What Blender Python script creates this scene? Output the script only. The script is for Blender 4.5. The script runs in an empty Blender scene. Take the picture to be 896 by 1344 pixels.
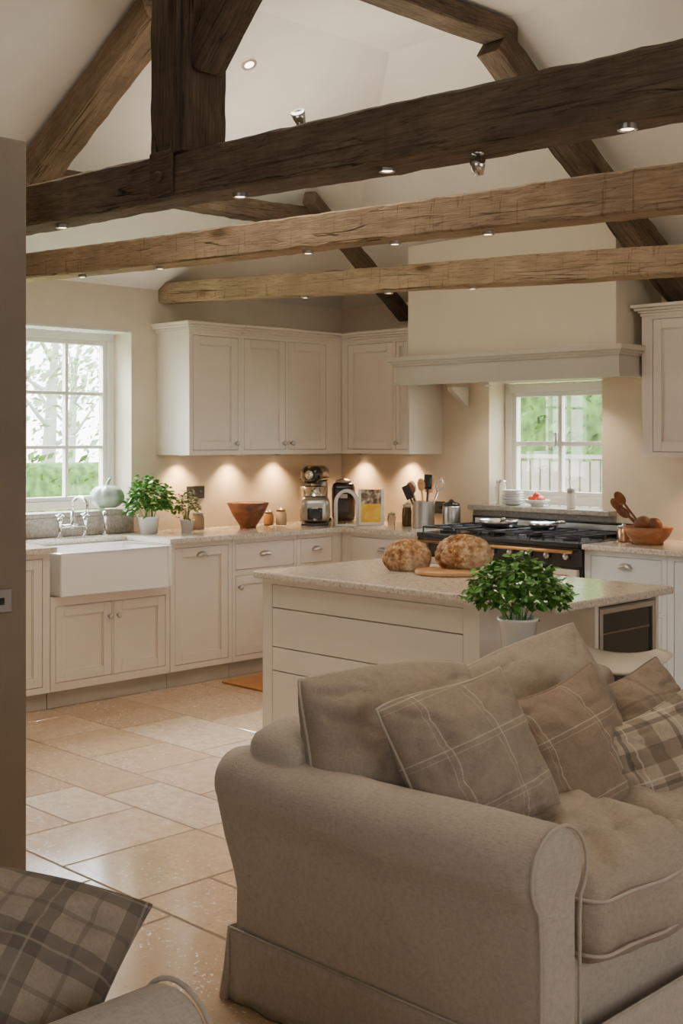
import bpy, bmesh, math, random
from mathutils import Vector, Matrix, noise, Euler
random.seed(7)
S=bpy.context.scene
F=1627.0; CAM=Vector((6.66,-6.66,1.52)); q=math.sqrt(.5)
RV=Vector((q,q,0)); DV=Vector((-q,q,0)); ZV=Vector((0,0,1))
def ray(u,v): return DV+RV*((u-448)/F)+ZV*((575-v)/F)
def onplane(u,v,n,p):
    d=ray(u,v); n=Vector(n); t=(Vector(p)-CAM).dot(n)/d.dot(n); return CAM+d*t
def onX(u,v,c): return onplane(u,v,(1,0,0),(c,0,0))
def onY(u,v,c): return onplane(u,v,(0,1,0),(0,c,0))
def onZ(u,v,c): return onplane(u,v,(0,0,1),(0,0,c))
def atD(u,v,d): return CAM+ray(u,v)*d
# ---------------------------------------------------------------- materials
MATS={}
def srgb(r,g,b):
    f=lambda c:(c/255/12.92 if c/255<=.04045 else ((c/255+.055)/1.055)**2.4)
    return (f(r),f(g),f(b),1)
class N:
    def __init__(s,name):
        s.m=bpy.data.materials.new(name); s.m.use_nodes=True; s.t=s.m.node_tree; s.p=s.t.nodes['Principled BSDF']
        s.tc=s.t.nodes.new('ShaderNodeTexCoord')
    def n(s,ty,**k):
        x=s.t.nodes.new(ty)
        for a,b in k.items(): setattr(x,a,b)
        return x
    def l(s,a,b): s.t.links.new(a,b)
    def mapping(s,scale=(1,1,1),rot=(0,0,0),loc=(0,0,0)):
        m=s.n('ShaderNodeMapping'); m.inputs['Scale'].default_value=scale; m.inputs['Rotation'].default_value=rot; m.inputs['Location'].default_value=loc
        s.l(s.tc.outputs['Object'],m.inputs['Vector']); return m.outputs[0]
    def noise(s,vec,scale,detail=4,rough=.5,dist=0):
        x=s.n('ShaderNodeTexNoise'); x.inputs['Scale'].default_value=scale; x.inputs['Detail'].default_value=detail; x.inputs['Roughness'].default_value=rough; x.inputs['Distortion'].default_value=dist
        s.l(vec,x.inputs['Vector']); return x.outputs['Fac']
    def ramp(s,fac,stops):
        x=s.n('ShaderNodeValToRGB'); e=x.color_ramp.elements
        while len(e)<len(stops): e.new(.5)
        for i,(p,c) in enumerate(stops): e[i].position=p; e[i].color=c if len(c)==4 else (*c,1)
        s.l(fac,x.inputs[0]); return x.outputs[0]
    def mix(s,fac,a,b,mode='MIX'):
        x=s.n('ShaderNodeMix',data_type='RGBA',blend_type=mode)
        for sock,val in ((x.inputs[0],fac),(x.inputs[6],a),(x.inputs[7],b)):
            if isinstance(val,(int,float,tuple)): sock.default_value=val
            else: s.l(val,sock)
        return x.outputs[2]
    def math(s,op,a,b=0):
        x=s.n('ShaderNodeMath',operation=op)
        for sock,val in ((x.inputs[0],a),(x.inputs[1],b)):
            if isinstance(val,(int,float)): sock.default_value=val
            else: s.l(val,sock)
        return x.outputs[0]
    def bump(s,h,strength,dist=.01):
        x=s.n('ShaderNodeBump'); x.inputs['Strength'].default_value=strength; x.inputs['Distance'].default_value=dist
        s.l(h,x.inputs['Height']); s.l(x.outputs[0],s.p.inputs['Normal'])
    def col(s,c):
        if isinstance(c,tuple): s.p.inputs['Base Color'].default_value=c
        else: s.l(c,s.p.inputs['Base Color'])
def simple(name,c,rough=.5,metal=0,var=.06,vs=6,bump=0,bs=200,trans=0,coat=0,emit=None):
    if name in MATS: return MATS[name]
    k=N(name); v=k.mapping()
    nz=k.noise(v,vs,3)
    dark=tuple(x*(1-var) for x in c[:3])+(1,); lite=tuple(min(1,x*(1+var)) for x in c[:3])+(1,)
    k.col(k.ramp(nz,[(.3,dark),(.7,lite)]))
    k.p.inputs['Roughness'].default_value=rough; k.p.inputs['Metallic'].default_value=metal
    if trans: k.p.inputs['Transmission Weight'].default_value=trans
    if coat: k.p.inputs['Coat Weight'].default_value=coat
    if bump: k.bump(k.noise(v,bs,2),bump,.002)
    if emit: k.p.inputs['Emission Color'].default_value=emit[0]; k.p.inputs['Emission Strength'].default_value=emit[1]
    MATS[name]=k.m; return k.m
def wood(name,cols,rough=.7,grain=(1.2,14,14),bump=.15):
    k=N(name); v=k.mapping(scale=grain); a=k.noise(v,2.2,8,.62,.6)
    base=k.ramp(a,[(.28,cols[0]),(.5,cols[1]),(.74,cols[2])]); k.col(base); k.p.inputs['Roughness'].default_value=rough
    k.bump(a,bump,.006); MATS[name]=k.m; return k.m
def oak(name,cols,adze=.5,grey=None):
    k=N(name)
    g=k.noise(k.mapping(scale=(5.5,80,80)),1.5,10,.7,.4)
    m=k.noise(k.mapping(scale=(1.6,6,6)),1.8,5,.55,.8)
    b=k.noise(k.mapping(scale=(1,1,1)),4.2,5)
    t=k.math('ADD',k.math('MULTIPLY',g,.7),k.math('MULTIPLY',m,.3))
    c=k.ramp(t,[(.30,cols[0]),(.44,cols[1]),(.56,cols[2]),(.72,cols[3])])
    c=k.mix(k.ramp(b,[(.40,(0,0,0,1)),(.72,(.6,.6,.6,1))]),c,grey or cols[0])
    cr=k.noise(k.mapping(scale=(.42,13,13)),1.3,3,.45,.5)
    band=k.ramp(cr,[(.488,(1,1,1,1)),(.498,(.14,.12,.1,1)),(.502,(.14,.12,.1,1)),(.512,(1,1,1,1))])
    msk=k.ramp(k.noise(k.mapping(scale=(.8,2,2),loc=(4,2,1)),2,2),[(.46,(0,0,0,1)),(.56,(1,1,1,1))])
    c=k.mix(msk,c,k.mix(1.0,c,band,'MULTIPLY'))
    cr2=k.noise(k.mapping(scale=(1.1,24,24),loc=(7,3,2)),1.3,3,.45,.4)
    band2=k.ramp(cr2,[(.49,(1,1,1,1)),(.499,(.35,.3,.26,1)),(.501,(.35,.3,.26,1)),(.51,(1,1,1,1))])
    c=k.mix(.7,c,k.mix(1.0,c,band2,'MULTIPLY'))
    vo=k.n('ShaderNodeTexVoronoi'); vo.inputs['Scale'].default_value=1.0; k.l(k.mapping(scale=(1.6,5.5,5.5),loc=(.3,.2,.6)),vo.inputs['Vector'])
    kn=k.ramp(vo.outputs['Distance'],[(.06,(.25,.2,.16,1)),(.11,(.7,.62,.54,1)),(.17,(1,1,1,1))]); c=k.mix(.8,c,k.mix(1.0,c,kn,'MULTIPLY'))
    ad=k.noise(k.mapping(scale=(34,3.5,3.5),rot=(0,0,.35)),1.6,3,.6,.3)
    am=k.ramp(ad,[(.60,(1,1,1,1)),(.66,(.62,.55,.48,1))])
    c=k.mix(adze,c,k.mix(1.0,c,am,'MULTIPLY'))
    k.col(c); k.p.inputs['Roughness'].default_value=.78; k.p.inputs['Specular IOR Level'].default_value=.25
    h=k.math('ADD',k.math('ADD',k.math('MULTIPLY',g,.8),k.math('MULTIPLY',m,.5)),k.math('SUBTRACT',k.math('MULTIPLY',band,.5),k.math('MULTIPLY',ad,.5*adze)))
    k.bump(h,.6,.010); MATS[name]=k.m; return k.m
def fabric(name,c,lines=None,var=.07,weave=420,wv_amt=.35,fold=2.4):
    k=N(name); v=k.mapping(); nz=k.noise(v,9,4)
    dark=tuple(x*(1-var) for x in c[:3])+(1,); lite=tuple(min(1,x*(1+var)) for x in c[:3])+(1,)
    col=k.ramp(nz,[(.3,dark),(.7,lite)])
    sx=k.n('ShaderNodeSeparateXYZ'); k.l(v,sx.inputs[0])
    def stripe(ax,freq,off,w):
        t=k.math('FRACT',k.math('ADD',k.math('MULTIPLY',sx.outputs[ax],freq),off))
        t=k.math('ABSOLUTE',k.math('SUBTRACT',t,.5)); return k.math('LESS_THAN',t,w)
    if lines:
        for ax,freq,off,w,cc,st in lines:
            col=k.mix(k.math('MULTIPLY',stripe(ax,freq,off,w),st),col,cc)
    wv=k.noise(k.mapping(scale=(1,.2,.2)),weave,2); wv2=k.noise(k.mapping(scale=(.2,.2,1)),weave,2); wv3=k.noise(k.mapping(scale=(.2,1,.2)),weave,2)
    wsum=k.math('ADD',k.math('ADD',wv,wv2),wv3)
    col=k.mix(k.math('MULTIPLY',k.math('SUBTRACT',wsum,1.3),wv_amt),col,tuple(x*.5 for x in c[:3])+(1,))
    k.col(col); k.p.inputs['Roughness'].default_value=.9; k.p.inputs['Specular IOR Level'].default_value=.15
    k.p.inputs['Sheen Weight'].default_value=.05
    k.bump(k.math('ADD',k.math('MULTIPLY',wsum,.22),k.math('MULTIPLY',k.noise(v,7,3,.45,.8),fold)),.5,.006)
    MATS[name]=k.m; return k.m
cab=simple('cabinet_paint',srgb(223,211,196),.42,var=.02)
cab2=simple('island_paint',srgb(224,215,200),.42,var=.02)
wallm=simple('wall_plaster',srgb(219,207,184),.9,var=.03,bump=.25,bs=60)
wallw=simple('splash_plaster',srgb(224,208,184),.85,var=.03,bump=.2,bs=60)
ceilm=simple('ceiling_plaster',srgb(232,225,212),.92,var=.02,bump=.2,bs=40)
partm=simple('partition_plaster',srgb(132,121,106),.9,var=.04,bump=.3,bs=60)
trimw=simple('window_paint',srgb(226,224,216),.4,var=.02)
mantelm=simple('mantel_paint',srgb(196,187,171),.5,var=.03)
chrome=simple('polished_chrome',(.75,.74,.72,1),.15,1,var=.02)
steel=simple('brushed_steel',(.55,.53,.5,1),.32,1,var=.05)
black=simple('black_enamel',(.012,.012,.014,1),.22,0,var=.1,coat=.5)
iron=simple('cast_iron',(.02,.02,.022,1),.6,0,var=.2)
white=simple('white_ceramic',srgb(242,240,235),.18,0,var=.01,coat=.4)
gapshade=simple('painted_gap_shade',srgb(86,76,64),.8)  # painted shade for the gaps around cabinet doors
brass=simple('brass',(.7,.42,.2,1),.3,1)
b1=oak('aged_oak_grey',(srgb(70,59,48),srgb(104,90,74),srgb(129,113,94),srgb(156,139,118)),.25,srgb(89,77,64))
b2=oak('oak_beam',(srgb(118,96,73),srgb(156,131,102),srgb(180,155,124),srgb(202,179,148)),.75,srgb(136,116,92))
b3=oak('dark_oak',(srgb(58,48,39),srgb(90,76,61),srgb(114,98,79),srgb(140,123,102)),.3,srgb(75,64,52))
bowlw=wood('bowl_wood',(srgb(66,34,20),srgb(118,68,40),srgb(150,94,58)),.4,(2,6,6))
boardw=wood('board_wood',(srgb(150,105,65),srgb(190,145,98),srgb(210,170,120)),.5,(1,10,10),.1)
acacia=wood('acacia_wood',(srgb(104,60,34),srgb(156,100,60),srgb(184,128,84)),.4,(1,8,8),.1)
def granite():
    k=N('speckled_granite'); v=k.mapping(); a=k.noise(v,80,5,.7); b=k.noise(v,14,4)
    c=k.ramp(a,[(.34,srgb(130,120,108)),(.43,srgb(192,182,168)),(.55,srgb(218,210,196)),(.72,srgb(240,236,228))])
    c=k.mix(k.math('MULTIPLY',b,.4),c,srgb(208,194,174)); k.col(c); k.p.inputs['Roughness'].default_value=.12; return k.m
gran=granite()
def stone():
    k=N('limestone_tiles'); v=k.mapping()
    at=k.n('ShaderNodeAttribute'); at.attribute_name='tilecol'
    m=k.noise(v,2.6,5,.55); m2=k.noise(v,16,6,.68)
    c=k.mix(k.math('MULTIPLY',m,.28),at.outputs['Color'],srgb(230,212,188))
    c=k.mix(k.ramp(m2,[(.38,(0,0,0,1)),(.66,(.5,.5,.5,1))]),c,srgb(176,146,114))
    pits=k.ramp(k.noise(k.mapping(scale=(1,1,1),rot=(0,0,.7)),52,3,.65),[(.0,(0,0,0,1)),(.60,(0,0,0,1)),(.635,(1,1,1,1))])
    patch=k.ramp(k.noise(v,3.1,4,.6),[(.42,(0,0,0,1)),(.58,(1,1,1,1))])
    pp=k.math('MULTIPLY',pits,patch)
    dk=k.ramp(k.noise(k.mapping(scale=(1,1,1),loc=(3,1,0)),50,3,.65),[(.0,(0,0,0,1)),(.63,(0,0,0,1)),(.67,(1,1,1,1))])
    c=k.mix(k.math('MULTIPLY',pp,.8),c,srgb(250,244,232)); c=k.mix(k.math('MULTIPLY',dk,.5),c,srgb(126,100,76))
    k.col(c)
    k.l(k.ramp(k.math('ADD',k.math('MULTIPLY',m,.6),k.math('MULTIPLY',m2,.4)),[(.3,(.07,.07,.07,1)),(.75,(.21,.21,.21,1))]),k.p.inputs['Roughness'])
    k.p.inputs['Specular IOR Level'].default_value=.8
    h=k.math('SUBTRACT',k.math('ADD',k.math('MULTIPLY',m2,.10),k.math('MULTIPLY',m,.4)),k.math('MULTIPLY',k.math('ADD',pp,dk),.35))
    k.bump(h,.28,.005); return k.m
floorm=stone()
groutm=simple('floor_grout',srgb(118,98,76),.8)
leafm=simple('leaf_green',srgb(82,132,48),.45,var=.45,vs=60)
leafd=simple('dried_leaf',srgb(130,135,85),.7,var=.35,vs=60)
glassm=simple('clear_glass',(.95,.97,.96,1),.03,trans=1,var=0)
def paneglass():
    k=N('window_glass'); t=k.n('ShaderNodeBsdfTransparent'); g=k.n('ShaderNodeBsdfGlossy'); g.inputs['Roughness'].default_value=.02
    mx=k.n('ShaderNodeMixShader'); mx.inputs[0].default_value=.05; k.l(t.outputs[0],mx.inputs[1]); k.l(g.outputs[0],mx.inputs[2])
    k.l(mx.outputs[0],k.t.nodes['Material Output'].inputs[0]); return k.m
pane=paneglass()
bulb=simple('lamp_glow',(1,.8,.5,1),.5,emit=((1,.74,.45,1),8))
# ---------------------------------------------------------------- geometry
def B(): return bmesh.new()
def box(bm,x0,x1,y0,y1,z0,z1,mi=0):
    vs=[bm.verts.new(p) for p in ((x0,y0,z0),(x1,y0,z0),(x1,y1,z0),(x0,y1,z0),(x0,y0,z1),(x1,y0,z1),(x1,y1,z1),(x0,y1,z1))]
    for f in ((0,3,2,1),(4,5,6,7),(0,1,5,4),(1,2,6,5),(2,3,7,6),(3,0,4,7)):
        bm.faces.new([vs[i] for i in f]).material_index=mi
def lathe(bm,prof,seg=32,c=(0,0,0),mi=0,squash=1):
    rings=[]
    for r,z in prof:
        if r<1e-5: rings.append([bm.verts.new((c[0],c[1],c[2]+z))])
        else: rings.append([bm.verts.new((c[0]+r*math.cos(2*math.pi*i/seg),c[1]+squash*r*math.sin(2*math.pi*i/seg),c[2]+z)) for i in range(seg)])
    for a,b in zip(rings,rings[1:]):
        for i in range(seg):
            j=(i+1)%seg
            if len(a)==1 and len(b)==1: continue
            if len(a)==1: f=[a[0],b[j],b[i]]
            elif len(b)==1: f=[a[i],a[j],b[0]]
            else: f=[a[i],a[j],b[j],b[i]]
            try: bm.faces.new(f).material_index=mi
            except ValueError: pass
def tube(bm,pts,r,seg=10,mi=0,closed=False,cap=True):
    pts=[Vector(p) for p in pts]; n=len(pts); rings=[]; up=None
    for i,p in enumerate(pts):
        if closed: t=(pts[(i+1)%n]-pts[i-1]).normalized()
        else: t=(pts[min(i+1,n-1)]-pts[max(i-1,0)]).normalized()
        if up is None: up=Vector((0,0,1)) if abs(t.z)<.9 else Vector((1,0,0))
        s=t.cross(up)
        if s.length<1e-6: s=t.orthogonal()
        s.normalize(); up=s.cross(t).normalized()
        rr=r[i] if isinstance(r,(list,tuple)) else r
        rings.append([bm.verts.new(p+rr*(math.cos(2*math.pi*k/seg)*s+math.sin(2*math.pi*k/seg)*up)) for k in range(seg)])
    m=n if closed else n-1
    for i in range(m):
        a,b=rings[i],rings[(i+1)%n]
        for k in range(seg):
            j=(k+1)%seg; bm.faces.new((a[k],a[j],b[j],b[k])).material_index=mi
    if not closed and cap:
        bm.faces.new(rings[0][::-1]).material_index=mi; bm.faces.new(rings[-1]).material_index=mi
def rbox(bm,cx,cy,cz,w,d,h,r,n=8,crown=0,mi=0,wob=0,seed=0,wf=6,sag=0,zf=0):
    t=bmesh.new(); bmesh.ops.create_cube(t,size=2); bmesh.ops.subdivide_edges(t,edges=t.edges[:],cuts=n,use_grid_fill=True)
    idx={}
    for v in t.verts:
        p=v.co.copy(); hx,hy,hz=w/2,d/2,h/2
        P=Vector([math.copysign(abs(a)**.8,a)*s for a,s in zip(p,(hx,hy,hz))])
        rr=min(r,hx,hy,hz); Q=Vector((max(-hx+rr,min(hx-rr,P.x)),max(-hy+rr,min(hy-rr,P.y)),max(-hz+rr,min(hz-rr,P.z))))
        D=P-Q
        if D.length>1e-7: P=Q+D.normalized()*rr
        fx=(1-(P.x/hx)**2); fy=(1-(P.y/hy)**2)
        if crown: P.z+=math.copysign(crown,P.z)*max(0,fx)**.5*max(0,fy)**.5*(abs(P.z)/hz)
        if wob: 
            nn=noise.noise(Vector((P.x*wf+seed,P.y*wf,P.z*wf)))+.55*noise.noise(Vector((P.x*wf*1.2+seed,P.y*wf*3.4,P.z*wf)))
            P+=P.normalized()*nn*wob
        if zf:
            ed=min(1,max(0,1-(p.x)**6))*min(1,max(0,1-(p.y)**6))
            a_=noise.noise(Vector((P.x*2.2+seed,P.y*4.0,0)))
            v1=max(0,1-abs(noise.noise(Vector((P.x*2.0+seed+9,P.y*7+P.x*4,1))))*6)
            v2=max(0,1-abs(noise.noise(Vector((P.x*5.0-P.y*3+seed+4,P.y*3,3))))*7)
            if P.z>0: P.z+=zf*ed*(a_-.85*v1-.6*v2)
            if P.x>hx*.85: P.x+=zf*.5*(a_-.5*v1)
        if sag: P.z-=sag*max(0,fy)*(P.x/hx if P.x>0 else 0)*.6
        idx[v]=bm.verts.new(P+Vector((cx,cy,cz)))
    for f in t.faces:
        bm.faces.new([idx[v] for v in f.verts]).material_index=mi
    t.free()
def extr(bm,prof,a,b,axis='x',mi=0,steps=1):
    rings=[]
    for i in range(steps+1):
        s=a+(b-a)*i/steps
        if axis=='x': rings.append([bm.verts.new((s,p[0],p[1])) for p in prof])
        elif axis=='y': rings.append([bm.verts.new((p[0],s,p[1])) for p in prof])
        else: rings.append([bm.verts.new((p[0],p[1],s)) for p in prof])
    n=len(prof)
    for A,C in zip(rings,rings[1:]):
        for i in range(n):
            j=(i+1)%n; bm.faces.new((A[i],A[j],C[j],C[i])).material_index=mi
    bm.faces.new(rings[0][::-1]).material_index=mi; bm.faces.new(rings[-1]).material_index=mi
def mk(name,bm,mats,parent=None,loc=(0,0,0),rot=(0,0,0),smooth=False,bevel=0,seg=2,ang=None,mw=None,**props):
    bmesh.ops.recalc_face_normals(bm,faces=bm.faces[:])
    me=bpy.data.meshes.new(name); bm.to_mesh(me); bm.free()
    o=bpy.data.objects.new(name,me); bpy.context.collection.objects.link(o)
    for m in (mats if isinstance(mats,(list,tuple)) else [mats]): me.materials.append(m)
    o.location=loc; o.rotation_euler=rot
    if mw is not None: o.matrix_world=mw
    if parent: o.parent=parent
    if smooth:
        for p in me.polygons: p.use_smooth=True
    if bevel:
        b=o.modifiers.new('bevel','BEVEL'); b.width=bevel; b.segments=seg; b.limit_method='ANGLE'; b.angle_limit=math.radians(ang or 35)
    for k,v in props.items(): o[k]=v
    return o
def thing(name,loc,rotz=0,label='',category='',group=None,rot=None):
    o=bpy.data.objects.new(name,None); bpy.context.collection.objects.link(o); o.empty_display_size=.05
    o.location=loc; o.rotation_euler=rot or (0,0,rotz); o['label']=label; o['category']=category
    if group: o['group']=group
    return o
def copything(o,loc,rot=None,**props):
    c=o.copy(); bpy.context.collection.objects.link(c); c.location=loc
    if rot is not None: c.rotation_euler=rot
    for k,v in props.items(): c[k]=v
    for ch in list(o.children):
        h=ch.copy(); bpy.context.collection.objects.link(h); h.parent=c
        for g in list(ch.children):
            gg=g.copy(); bpy.context.collection.objects.link(gg); gg.parent=h
    return c
ST=dict(kind='structure')
# ---------------------------------------------------------------- room shell
EZ=2.50; FX=2.05; FY=-1.68; FZ=3.63
bm=B(); cl=bm.loops.layers.float_color.new('tilecol'); rng=random.Random(11)
def tile(x0,x1,y0,y1,z,c,mi):
    g=.003; vs=[bm.verts.new(p) for p in ((x0+g,y0+g,z),(x1-g,y0+g,z),(x1-g,y1-g,z),(x0+g,y1-g,z),(x0,y0,z-.003),(x1,y0,z-.003),(x1,y1,z-.003),(x0,y1,z-.003))]
    for f in ((0,1,2,3),(0,4,5,1),(1,5,6,2),(2,6,7,3),(3,7,4,0)):
        fc=bm.faces.new([vs[i] for i in f]); fc.material_index=mi
        for l in fc.loops: l[cl]=c
y=-9.3; pal=[srgb(209,181,150),srgb(201,170,137),srgb(218,195,168),srgb(193,161,128),srgb(212,187,158),srgb(205,175,143),srgb(222,202,178)]
while y<.3:
    h=rng.choice((.40,.60,.45,.30,.60)); x=-.3-rng.uniform(0,.5); y1=min(y+h,.3)
    while x<9.3:
        L=rng.choice((.40,.60,.65,.80,.95,.45)); x1=min(x+L,9.3); x0=max(x,-.3)
        if x1-x0>.05:
            k=rng.uniform(.93,1.06); c=rng.choice(pal); cc=(c[0]*k,c[1]*k,c[2]*k,1); e_=rng.uniform(.0025,.0045)
            if h>.5 and rng.random()<.4:
                ym=y+h/2; tile(x0+e_,x1-e_,y+e_,ym-e_,0,cc,0); c=rng.choice(pal)
                if x1-x0>.55: xm=x0+(x1-x0)*.45; tile(x0+e_,xm-e_,ym+e_,y1-e_,0,c,0); tile(xm+e_,x1-e_,ym+e_,y1-e_,0,rng.choice(pal),0)
                else: tile(x0+e_,x1-e_,ym+e_,y1-e_,0,c,0)
            else: tile(x0+e_,x1-e_,y+e_,y1-e_,0,cc,0)
        x+=L
    y+=h
box(bm,-.3,9.3,-9.3,.3,-.1,-.002,1)
mk('floor',bm,[floorm,groutm],**ST)
def wall_with_hole(name,axis,a0,a1,z0,z1,h0,h1,hz0,hz1,t,m):
    bm=B()
    def bb(a,b,c,d):
        if axis=='y': box(bm,-t,0,a,b,c,d)
        else: box(bm,a,b,0,t,c,d)
    bb(a0,h0,z0,z1); bb(h1,a1,z0,z1); bb(h0,h1,z0,hz0); bb(h0,h1,hz1,z1)
    return mk(name,bm,m,**ST)
wall_with_hole('wall_west','y',-9.3,.3,0,2.75,-3.25,-1.93,1.03,2.22,.3,wallm)
wall_with_hole('wall_north','x',0,9.3,0,2.85,1.417,2.313,1.05,1.90,.3,wallw)
bm=B(); box(bm,9,9.3,-9.3,0,0,4); mk('wall_east',bm,wallm,**ST)
bm=B(); box(bm,0,9,-9.3,-9,0,4); mk('wall_south',bm,wallm,**ST)
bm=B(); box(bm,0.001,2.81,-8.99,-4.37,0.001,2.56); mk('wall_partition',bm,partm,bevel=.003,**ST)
bm=B()
A0=bm.verts.new((0,0,EZ)); A1=bm.verts.new((0,-9.3,EZ)); Hq=bm.verts.new((FX,FY,FZ)); A2=bm.verts.new((FX,-9.3,FZ))
B1=bm.verts.new((9.3,0,EZ)); B2=bm.verts.new((9.3,FY,FZ)); C=bm.verts.new((9.3,-9.3,FZ))
bm.faces.new((A0,A1,A2,Hq)); bm.faces.new((A0,Hq,B2,B1)); bm.faces.new((Hq,A2,C,B2))
ce=mk('ceiling',bm,ceilm,**ST)
so=ce.modifiers.new('s','SOLIDIFY'); so.thickness=.12; so.offset=-1
ce.data.update()
if ce.data.polygons[2].normal.z>0: so.offset=1
bm=B(); box(bm,1.126,2.733,-.5,-.001,1.90,2.80); mk('wall_chimney_breast',bm,simple('breast_plaster',srgb(228,215,191),.9,var=.02),bevel=.004,**ST)
mt=thing('mantel_shelf',(1.07,-.5,1.87),label='greige painted wooden mantel shelf wrapped around the cooker hood',category='mantel')
bm=B(); W=1.72
for o_,z0,z1 in ((.0,.019,.124),(.014,.0,.018),(.012,.125,.14),(.028,.1405,.155),(.045,.1555,.185)):
    a=-o_; b=W+o_; f=-.06-o_
    extr(bm,[(a,f),(b,f),(b,.48),(W-.05,.48),(W-.05,-.005),(.05,-.005),(.05,.13),(a,.13)],z0,z1,'z')
mk('shelf_frieze',bm,mantelm,mt)
bm=B(); pr=[(.48,0),(.30,0),(.31,-.03),(.35,-.05),(.39,-.08),(.42,-.10),(.44,-.12),(.48,-.14)]
extr(bm,pr,.14,.19,'x'); mk('corbel',bm,mantelm,mt,bevel=.004)
# ---------------------------------------------------------------- windows
def window(name,loc,rotz,w,h,cols,rows,fr=.05,bar=.022,dep=.07):
    e=thing(name,loc,rotz); del e['label']; del e['category']; e['kind']='structure'
    bm=B(); box(bm,0,w,0,dep,0,fr); box(bm,0,w,0,dep,h-fr,h); box(bm,0,fr,0,dep,fr,h-fr); box(bm,w-fr,w,0,dep,fr,h-fr)
    mk('window_frame',bm,trimw,e,bevel=.004,kind='structure')
    bm=B()
    iw=w-2*fr; ih=h-2*fr
    for i in range(1,cols): 
        x=fr+iw*i/cols; box(bm,x-bar/2,x+bar/2,.015,dep-.015,fr,h-fr)
    for j in range(1,rows):
        z=fr+ih*j/rows; box(bm,fr,w-fr,.016,dep-.016,z-bar/2,z+bar/2)
    s=.03
    box(bm,fr,fr+s,.01,dep-.01,fr,h-fr); box(bm,w-fr-s,w-fr,.01,dep-.01,fr,h-fr); box(bm,fr,w-fr,.011,dep-.011,fr,fr+s); box(bm,fr,w-fr,.011,dep-.011,h-fr-s,h-fr)
    mk('sash',bm,trimw,e,bevel=.003,kind='structure')
    bm=B(); box(bm,fr+.01,w-fr-.01,dep/2-.002,dep/2+.002,fr+.01,h-fr-.01); mk('glazing',bm,pane,e,kind='structure')
    return e
w1=window('window_1',(-.18,-3.24,1.065),math.radians(90),1.30,1.14,4,3)
w2=window('window_2',(1.42,.17,1.075),0,.89,.815,2,2,fr=.06,bar=.03)
bm=B(); rbox(bm,.05,.03,0,.035,.025,.07,.01,3); box(bm,.043,.057,-.0,.03,-.06,.01)
mk('window_catch',bm,steel,w2,loc=(.37,-.03,.45),kind='structure')
bm=B(); box(bm,-.18,-.001,-3.249,-1.931,2.205,2.219); mk('trim_1',bm,trimw,**ST)
granm=simple('grey_granite_ledge',srgb(164,156,144),.35,var=.25,vs=60)
bm=B(); box(bm,-.12,.035,-3.24,-1.94,1.031,1.06); box(bm,.001,.03,-3.6,-1.93,.912,1.03)
mk('stone_window_ledge',bm,granm,bevel=.004,label='grey stone upstand and ledge beneath the sink window',category='window ledge')
bm=B(); box(bm,1.30,2.42,-.09,-.001,1.035,1.068); box(bm,1.425,2.305,-.001,.165,1.052,1.068);box(bm,1.30,2.42,-.03,-.001,.96,1.034)
mk('stone_window_ledge',bm,granm,bevel=.004,label='granite ledge behind the range cooker',category='window ledge')
# ---------------------------------------------------------------- cabinets
def knob(par,x,z,y=0):
    bm=B(); lathe(bm,[(0,0),(.007,0),(.006,.012),(.014,.018),(.017,.026),(.013,.033),(0,.035)],16)
    mk('knob',bm,steel,par,loc=(x,y,z),rot=(math.radians(90),0,0),smooth=True)
def cup(par,x,z,y=0):
    bm=B(); seg=12
    R=[]
    for i in range(seg+1):
        a=math.pi*i/seg; row=[]
        for j in range(7):
            b=math.pi/2*j/6; row.append(bm.verts.new((math.cos(a)*.045*(.55+.45*math.cos(b)),-.028*math.sin(b)*1.0,math.sin(a)*.03*(math.cos(b)*.8+.2))))
        R.append(row)
    for A_,C_ in zip(R,R[1:]):
        for j in range(6): bm.faces.new((A_[j],A_[j+1],C_[j+1],C_[j]))
    o=mk('cup_handle',bm,steel,par,loc=(x,y,z),smooth=True)
    s_=o.modifiers.new('s','SOLIDIFY'); s_.thickness=.003
def door(par,x0,x1,z0,z1,kind='door',m=None,hx=None,hz=None,handle=None,name=None,st=.055,g=.003):
    bm=B(); a,b,c,d=x0+g,x1-g,z0+g,z1-g; w,h=b-a,d-c
    if kind=='door':
        s=min(st,w*.3)
        box(bm,0,s,0,.02,0,h); box(bm,w-s,w,0,.02,0,h); box(bm,s,w-s,0,.02,0,s); box(bm,s,w-s,0,.02,h-s,h)
        box(bm,s,w-s,.012,.018,s,h-s)
        i=s; t=.007
        for (p0,p1,p2,p3) in ((i,i+t,i,h-i),(w-i-t,w-i,i,h-i),(i,w-i,i,i+t),(i,w-i,h-i-t,h-i)): box(bm,p0,p1,.006,.012,p2,p3)
    else:
        box(bm,0,w,0,.02,0,h)
    o=mk(name or ('drawer' if kind!='door' else 'door'),bm,m or cab,par,loc=(a,0,c),bevel=.0015,seg=1)
    if handle=='knob': knob(o,hx-a,hz-c)
    if handle=='cup': cup(o,hx-a,hz-c)
    return o
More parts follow.
